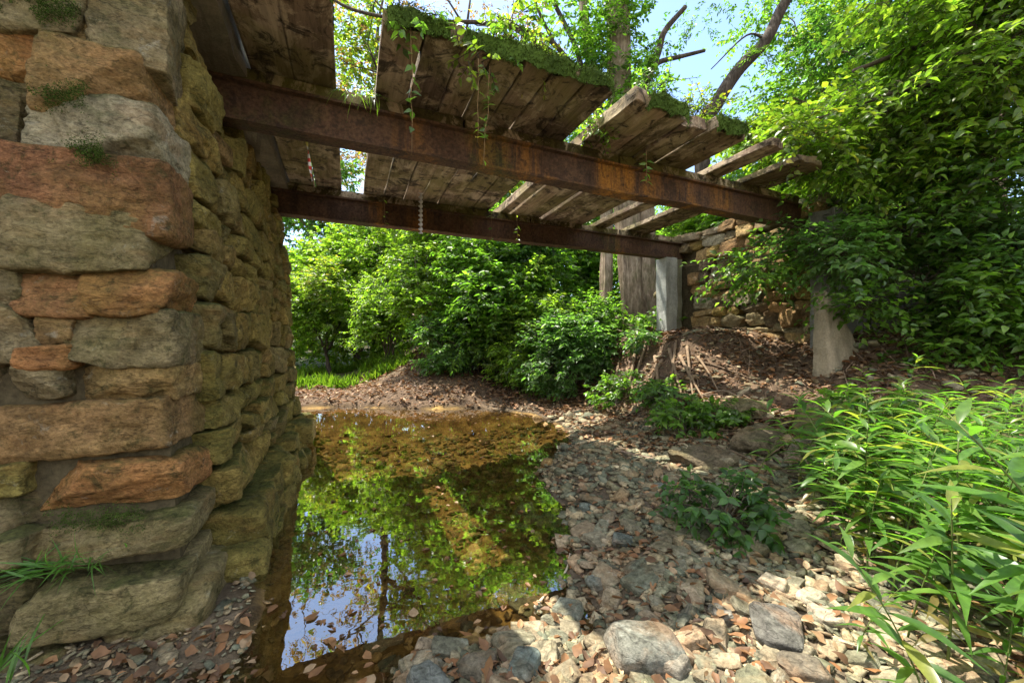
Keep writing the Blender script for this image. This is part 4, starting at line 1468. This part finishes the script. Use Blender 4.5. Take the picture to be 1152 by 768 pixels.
# ------------------------------------------------------------------ stones
COBT = []
for k in range(14):
    mb = MB()
    r_ = np.random.default_rng(k)
    hs = np.array((1, r_.uniform(.6, .9), r_.uniform(.16, .38))) * .5
    rock(mb, (0, 0, 0), hs, 9, r_.uniform(4, 9), .025, 2.6, (0, 0, 0), k * 3 + 1, (1, 1, 1), 1.8, .2, 9)
    COBT.append(mb.mesh('cobble', M_COBBLE))

HERO = [  # u, v, size m, squash, colour, label
    (725, 738, .30, .42, (.14, .14, .115), 'large dark grey boulder at the bottom of the gravel'),
    (872, 712, .25, .4, (.11, .105, .09), 'dark flat-topped boulder half buried right of the grey boulder'),
    (482, 760, .19, .65, (.16, .17, .15), 'grey rounded stone at the bottom edge, left of two others'),
    (538, 742, .15, .6, (.17, .15, .11), 'brown capped stone at the pool edge, middle of three'),
    (590, 752, .15, .55, (.14, .17, .15), 'smooth grey-green stone at the pool edge, right of three'),
    (868, 668, .12, .6, (.33, .28, .2), 'pale tan squarish cobble beside the dark boulder'),
    (912, 682, .13, .45, (.36, .31, .22), 'pale flat slab cobble right of the tan cobble'),
    (928, 700, .15, .4, (.33, .28, .2), 'long pale slab at the foot of the lance plants'),
    (640, 662, .15, .5, (.17, .18, .14), 'whitish long cobble by the curved stick'),
    (672, 640, .13, .5, (.15, .16, .13), 'greenish cobble beyond the curved stick'),
    (812, 690, .12, .5, (.22, .2, .16), 'angular grey cobble left of the tan cobble'),
    (905, 760, .16, .6, (.13, .11, .08), 'brown rounded stone at the bottom edge, under the pale slabs'),
    (660, 560, .14, .4, (.15, .17, .14), 'flat grey cobble at the waterline under the bridge'),
    (742, 548, .13, .4, (.15, .16, .14), 'flat dark stone in the shade of the bridge gravel'),
    (700, 602, .14, .45, (.14, .16, .14), 'broad grey cobble in the middle of the gravel'),
    (760, 757, .14, .6, (.2, .18, .14), 'upright wedge stone leaning on the grey boulder')]
mh = stone_material('hero_stone', .08, .3, 'attr', .6)
for i, (u, v, s, sq, cc, lab) in enumerate(HERO):
    mb = MB()
    s *= .85
    rock(mb, (0, 0, 0), (s * .5, s * .36, s * sq * .5), 16, 3.2 + (i % 3), .09 * s * sq, 1.6 / s, (0, 0, i * 1.1), i * 5 + 900, cc, 1.8, .18, 9)
    p = atz(u, v, .1)
    p[2] = gz(p[0], p[1]) + s * sq * .22
    o = mb.obj('river_stone', mh)
    o.location = tuple(p)
    o.rotation_euler = (rng.normal(0, .08), rng.normal(0, .08), -TH)
    tag(o, lab, 'stone')
for (u, v, z, hs, cc, lab) in ((842, 443, .62, (.30, .2, .08), (.17, .14, .075), 'low mossy slab on the bank below the stone wall'), (935, 448, .68, (.26, .22, .22), (.16, .14, .07), 'squat mossy boulder on the bank below the buttress'),
                               (800, 487, .38, (.36, .22, .05), (.17, .135, .085), 'broad flat grey rock slab partway up the bank'), (905, 470, .55, (.14, .12, .1), (.3, .25, .18), 'small pale stone beside the mossy boulder'),
                               (858, 425, .85, (.34, .16, .09), (.16, .13, .08), 'narrow rock ledge just under the stone wall')):
    mb = MB()
    rock(mb, (0, 0, 0), hs, 24, 5, .04, 5, (0, 0, .3), int(u), cc, 1.8, .15, 9)
    p = atz(u, v, z)
    p[2] = gz(p[0], p[1]) + hs[2] * .25
    o = mb.obj('boulder', M_BOULDER)
    o.location = tuple(p)
    tag(o, lab, 'boulder')

# candidate gravel positions: dense near the lens, thinning away
def scatter(n, seed, vmin=470, u0=-100, u1=1250):
    r_ = np.random.default_rng(seed)
    v = HV + (vmin - HV) * (1 / (1 - r_.uniform(0, 1, n) * (1 - (vmin - HV) / 470.0)))
    d = HC * FPX / (v - HV)
    u = r_.uniform(u0, u1, n)
    cx = (u - CU) / FPX * d
    x, y = cx * CS + d * SN, -cx * SN + d * CS
    return x, y, d, r_


x, y, d, r_ = scatter(34000, 5)
sd = pool_sd(x, y)
inwall = (x < -.5) & (y > 2.0) & (y < 5.7)
plantbed = (y < .95 * x - 1.25)
dens = np.where(sd < -.02, .34, np.where(sd < .5, .9, 1.0)) * np.where(plantbed, .35, 1) * np.where(x > 3.6, .35, 1) * np.where(y > 5.6, .35, 1) * np.where((x < .1) & (y < 2.2), 1, 1)
kp = (r_.uniform(0, 1, len(x)) < dens) & ~inwall
x, y, d, sd = x[kp], y[kp], d[kp], sd[kp]
n = len(x)
size = .013 + .017 * r_.gamma(1.3, 1.0, n)
size = np.minimum(size, .11) * np.where((x < .1) & (y < 2.2), .5, 1) * np.clip(.75 + .12 * d, .8, 1.5)
zg = ground(x, y)
order = np.argsort(-(size / d))
uu, vv, dd = project(np.stack((x, y, zg), 1))
vis = (uu > -10) & (uu < 1162) & (vv < 775) & (dd > .6)
big = [i for i in order if vis[i] and size[i] > .03 and sd[i] > -.3][:270]
bigset = set(big)
CL = {'edge': 'worn cobble lying along the wet edge of the pool', 'under': 'worn cobble on the open gravel under the bridge', 'near': 'worn cobble in the gravel close to the tall green plants', 'bank': 'worn cobble on the leaf-strewn bank'}
for i in big:
    o = bpy.data.objects.new('river_cobble', COBT[int(r_.integers(0, 14))])
    COL.objects.link(o)
    s = size[i] * r_.uniform(1.0, 1.5)
    o.location = (x[i], y[i], zg[i] + s * .10)
    o.rotation_euler = (r_.normal(0, .22), r_.normal(0, .22), r_.uniform(0, 6.28))
    o.scale = (s, s, s * r_.uniform(.8, 1.2))
    z_ = 'edge' if sd[i] < .22 else ('bank' if x[i] > 3.2 else ('near' if y[i] < x[i] * .95 - .35 else 'under'))
    tag(o, CL[z_], 'cobble', 'cobbles of the streambed')
mb = MB()
stone_cols = np.array((1.0, 1.06, 1.0)) * np.array([(.16, .15, .10), (.22, .18, .12), (.13, .13, .095), (.28, .21, .13), (.19, .175, .12), (.24, .16, .10), (.34, .27, .18)])
bed_cols = 1.5 * np.array([(.17, .11, .045), (.12, .08, .038), (.24, .16, .07)])
P3, Q3 = cube_grid(2)
for i in range(n):
    if i in bigset:
        continue
    hs = np.array((1, r_.uniform(.55, .9), r_.uniform(.16, .45))) * size[i] * .58
    S = P3 / ((np.abs(P3) ** 5.0).sum(1) ** (1 / 5.0))[:, None]
    S = S * (1 + r_.uniform(-.17, .17, S.shape))
    V = (S * hs) @ rotm(r_.normal(0, .3), r_.normal(0, .3), r_.uniform(0, 6.28)).T + np.array((x[i], y[i], zg[i] + hs[2] * .35 + .006))
    c = bed_cols[r_.integers(0, 3)] if sd[i] < -.03 else stone_cols[r_.integers(0, 7)]
    mb.add(V, Q3, None, c * r_.uniform(.75, 1.25))
tag(mb.obj('gravel', M_GRAVEL), 'mixed grey and tan gravel covering the dry streambed', 'gravel', None, 'stuff')

# ------------------------------------------------------------------ fallen leaves
FL = np.array([(.17, .09, .042), (.22, .12, .055), (.12, .066, .034), (.28, .175, .09), (.21, .10, .04), (.10, .06, .036), (.30, .21, .12)])
LFT = []
for k in range(10):
    mb = MB()
    leaves(mb, np.array([(-.5, 0, 0)]), np.array([(1, 0, .12)]), np.array([(0, rng.normal(0, .3), 1)]), 1.0, rng.uniform(.5, .75), FL[k % 7] * rng.uniform(.8, 1.2), True, rng.uniform(-.3, .35), rng.uniform(-.25, .35), .42)
    vv_ = mb.v[0].astype(float)
    vv_ = vv_ + np.stack([fbm(vv_ * 3.2 + 20 * q + k * 5, k * 7 + q, 2) for q in range(3)], 1) * np.array((.10, .14, .22))
    mb.v[0] = vv_.astype(np.float32)
    LFT.append(mb.mesh('fallen_leaf', M_DRY))

x, y, d, r_ = scatter(26000, 9, 436)
sd = pool_sd(x, y)
p2 = np.stack((x, y, x * 0), 1)
pa = np.array((.95, 1.45))
hot = np.exp(-((x - pa[0]) ** 2 + (y - pa[1]) ** 2) / .25) * 3
corner = np.exp(-((x + .28) ** 2 + (y - 1.45) ** 2) / .16) * 3
w_ = .26 + hot + corner + .9 * sstep(2.6, 3.8, x) * sstep(1.5, 2.8, y) + .9 * sstep(6.0, 6.8, y) + .25 * (y < .95 * x - .7)
w_ = w_ * (1 + .8 * fbm(p2 * 2.0, 6)) * np.where(sd < -.03, .10, 1)
inwall = (x < -.45) & (y > 1.95) & (y < 5.7)
kp = (r_.uniform(0, 1, len(x)) < w_) & ~inwall
x, y, d, sd = x[kp], y[kp], d[kp], sd[kp]
n = len(x)
L = r_.uniform(.028, .066, n)
zg = ground(x, y)
float_ = sd < -.08
zz = np.where(float_, .003, zg + r_.uniform(.005, .035, n))
uu, vv, dd = project(np.stack((x, y, zz), 1))
vis = (uu > -5) & (uu < 1157) & (vv < 772) & (dd > .6)
order = [i for i in np.argsort(-(L / d)) if vis[i]][:260]
oset = set(order)
LBL = {'water': 'brown fallen leaf floating on the pool', 'pool': 'brown fallen leaf at the pool edge', 'gravel': 'curled brown fallen leaf lying on the gravel'}
for i in order:
    o = bpy.data.objects.new('fallen_leaf', LFT[int(r_.integers(0, 10))])
    COL.objects.link(o)
    o.location = (x[i], y[i], zz[i])
    f_ = .25 if float_[i] else 1
    o.rotation_euler = (r_.normal(0, .35) * f_, r_.normal(0, .35) * f_, r_.uniform(0, 6.28))
    s = L[i]
    o.scale = (s, s, s * (.4 if float_[i] else 1))
    tag(o, LBL['water' if float_[i] else ('pool' if sd[i] < .2 else 'gravel')], 'fallen leaf', 'fallen leaves')
rest = np.array([i for i in range(n) if i not in oset])
mb = MB()
m_ = len(rest)
a = r_.uniform(0, 6.28, m_)
flat = np.where(float_[rest], .1, 1.0)
D = np.stack((np.cos(a), np.sin(a), r_.normal(0, .3, m_) * flat), 1)
N = np.stack((r_.normal(0, .4, m_) * flat, r_.normal(0, .4, m_) * flat, np.ones(m_)), 1)
leaves(mb, np.stack((x[rest], y[rest], zz[rest]), 1), D, N, L[rest], L[rest] * r_.uniform(.4, .65, m_), FL[r_.integers(0, 7, m_)] * r_.uniform(.7, 1.25, (m_, 1)), False, .2, .2)
# more litter on the far bank, the gravel bar and under the bushes
n = 9000
x, y = r_.uniform(-5, 6.5, n), r_.uniform(5.5, 11.5, n)
sd = pool_sd(x, y)
kp = (sd > .03) & ~((x < -.5) & (y < 5.7)) & (fbm(np.stack((x, y, x * 0), 1) * 1.2, 4) > -.35)
x, y = x[kp], y[kp]
n = len(x)
a = r_.uniform(0, 6.28, n)
L2 = r_.uniform(.06, .13, n)
leaves(mb, np.stack((x, y, ground(x, y) + r_.uniform(.005, .05, n)), 1), np.stack((np.cos(a), np.sin(a), r_.normal(0, .3, n)), 1), np.stack((r_.normal(0, .4, n), r_.normal(0, .4, n), np.ones(n)), 1), L2, L2 * .55,
       FL[r_.integers(0, 7, n)] * r_.uniform(.7, 1.25, (n, 1)), False, .2, .2)
n = 9000
x, y = r_.uniform(2.6, 5.8, n), r_.uniform(1.6, 7.5, n)
kp = (pool_sd(x, y) > .1) & (fbm(np.stack((x, y, x * 0), 1) * 1.6, 14) > -.3) & (x + .3 * y > 3.6)
x, y = x[kp], y[kp]
n = len(x)
a = r_.uniform(0, 6.28, n)
L2 = r_.uniform(.04, .10, n)
leaves(mb, np.stack((x, y, ground(x, y) + r_.uniform(.003, .04, n)), 1), np.stack((np.cos(a), np.sin(a), r_.normal(0, .35, n)), 1), np.stack((r_.normal(0, .5, n), r_.normal(0, .5, n), np.ones(n)), 1), L2, L2 * .55,
       FL[r_.integers(0, 7, n)] * r_.uniform(.55, 1.15, (n, 1)), False, .2, .2)
tag(mb.obj('leaf_litter', M_DRY), 'brown leaf litter spread over the gravel bar and banks', 'leaf litter', None, 'stuff')

# ------------------------------------------------------------------ sticks and roots
def stick(name, label, pts, r0, r1, col=(.20, .15, .10), cat='stick'):
    W = [hit(u, v) for (u, v, z) in pts]
    for q, (u, v, z) in zip(W, pts):
        q[2] = gz(q[0], q[1]) + r0 + .012
    b = W[0].copy()
    mb = MB()
    pth = path(*[q - b for q in W])
    tube(mb, pth, np.linspace(r0, r1, len(pth)), 7, col)
    o = mb.obj(name, M_TWIG)
    o.location = tuple(b)
    tag(o, label, cat)


stick('curved_stick', 'pale curved stick lying at the pool edge over the leaves', [(602, 690, .1), (622, 665, .1), (637, 648, .1), (641, 628, .1)], .007, .004, (.42, .36, .26))
stick('fallen_branch', 'long grey fallen branch on the bank below the pillar', [(720, 420, .7), (765, 432, .6), (810, 440, .55)], .014, .007, (.11, .085, .06))
stick('fallen_branch', 'thin brown branch lying across the bank leaves', [(785, 412, .85), (815, 420, .78), (850, 430, .7)], .012, .006, (.12, .085, .055))
stick('fallen_branch', 'short forked branch on the bank beside the mossy slab', [(780, 452, .5), (815, 445, .55), (845, 462, .5)], .016, .008)
stick('fallen_branch', 'bleached stick poking out beside the mossy boulder', [(958, 470, .6), (975, 450, .7), (990, 445, .72)], .012, .006, (.34, .28, .2))
stick('fallen_branch', 'pale root-like sticks at the shore below the bank', [(668, 500, .06), (700, 512, .06), (735, 520, .1)], .012, .006, (.30, .22, .16))
for i, (u, v, du, dv) in enumerate(((690, 395, -14, 62), (712, 400, 8, 58), (728, 392, 16, 55), (672, 405, -18, 52), (740, 400, 30, 50), (702, 385, -22, 60), (720, 405, -30, 48), (748, 392, 8, 60), (680, 412, 14, 44), (735, 385, -8, 66), (760, 402, 26, 40), (664, 418, -6, 40))):
    a, e = hit(u + 25, v + 5), hit(u + 25 + du, v + 5 + dv)
    a[2] += .03
    e[2] -= .01
    mb = MB()
    m1 = (a + e) / 2
    m1[2] = gz(m1[0], m1[1]) + .05
    tube(mb, path(np.zeros(3), m1 - a, e - a), np.linspace(.034 - .0015 * i, .008, 13), 7, (.19, .135, .085))
    o = mb.obj('tree_root', M_TWIG)
    o.location = tuple(a)
    tag(o, 'exposed root hanging down the eroded bank under the pale bush', 'root', 'exposed roots on the bank')

# brittle twigs strewn over the bank and shore
mb = MB()
n = 420
x, y = rng.uniform(2.8, 5.8, n), rng.uniform(1.8, 7.6, n)
kp = (pool_sd(x, y) > .08) & (x + .3 * y > 3.7)
for xx, yy in zip(x[kp], y[kp]):
    a_, l_ = rng.uniform(0, 6.28), rng.uniform(.08, .38)
    p0 = np.array((xx, yy, gz(xx, yy) + .012))
    xe, ye = xx + math.cos(a_) * l_, yy + math.sin(a_) * l_
    p1 = np.array((xe, ye, gz(xe, ye) + rng.uniform(.01, .09)))
    tube(mb, (p0, (p0 + p1) / 2 + rng.normal(0, .02, 3), p1), np.array((.005, .0035, .002)) * rng.uniform(.7, 1.8), 4, np.array((.17, .12, .08)) * rng.uniform(.5, 1.6))
tag(mb.obj('twig_litter', M_TWIG), 'dry twigs strewn over the leaf-covered bank', 'twigs', None, 'stuff')

# ------------------------------------------------------------------ light, sky, camera
SUN = unit(np.array((-.65, 1.25, 3.0)))
el = math.asin(SUN[2])
az = math.atan2(SUN[0], SUN[1])
world = bpy.data.worlds.new('World')
scene.world = world
world.use_nodes = True
nt = world.node_tree
nt.nodes.clear()
out = nd(nt, 'ShaderNodeOutputWorld')
bg = nd(nt, 'ShaderNodeBackground')
bg.inputs['Strength'].default_value = .145
sky = nd(nt, 'ShaderNodeTexSky')
sky.sky_type = 'NISHITA'
sky.sun_disc = False
sky.sun_elevation = el
sky.sun_rotation = az
sky.air_density = 1.0
sky.dust_density = .6
sky.ozone_density = 1.5
tc = nd(nt, 'ShaderNodeTexCoord')
mp = nd(nt, 'ShaderNodeMapping')
mp.inputs['Scale'].default_value = (1, 1, 2.2)
nt.links.new(tc.outputs['Generated'], mp.inputs['Vector'])
gap = nd(nt, 'ShaderNodeVectorMath')
gap.operation = 'DOT_PRODUCT'
nt.links.new(tc.outputs['Generated'], gap.inputs[0])
gap.inputs[1].default_value = tuple(unit(at(600, 60, 1) - np.array((0, 0, HC))))
hole = mth(nt, 'MULTIPLY', mth(nt, 'POWER', mth(nt, 'MAXIMUM', gap.outputs['Value'], 0.0), 2.5), .24)
cl = ramp(nt, mth(nt, 'SUBTRACT', nz(nt, 2.6, 7, .62, mp.outputs['Vector'], .3), hole), [(.38, 0.0), (.55, .95)])
c = mix(nt, cl, sky.outputs[0], (6.4, 6.2, 5.9))
nt.links.new(c, bg.inputs['Color'])
nt.links.new(bg.outputs[0], out.inputs[0])

sl = bpy.data.lights.new('sun', 'SUN')
sl.energy = 5.0
sl.angle = R(.5)
sl.color = (1.0, .93, .82)
so = bpy.data.objects.new('sun', sl)
COL.objects.link(so)
so.rotation_euler = Vector(tuple(SUN)).to_track_quat('Z', 'Y').to_euler()

cam = bpy.data.cameras.new('camera')
cam.sensor_width = 36
cam.lens = FPX / 1152 * 36
cam.shift_y = (HV - 384) / 1152
cam.clip_start = .05
cam.clip_end = 500
co = bpy.data.objects.new('camera', cam)
COL.objects.link(co)
co.location = (0, 0, HC)
co.rotation_euler = (R(90), 0, -TH)
scene.camera = co

scene.render.engine = 'CYCLES'
cy = scene.cycles
cy.max_bounces = 7
cy.diffuse_bounces = 4
cy.glossy_bounces = 3
cy.transmission_bounces = 4
cy.transparent_max_bounces = 8
cy.use_denoising = True
cy.sample_clamp_indirect = 6
cy.use_adaptive_sampling = True
cy.adaptive_threshold = .02
vs = scene.view_settings
vs.view_transform = 'Standard'
vs.look = 'None'
vs.exposure = 1.6
vs.gamma = 1.0
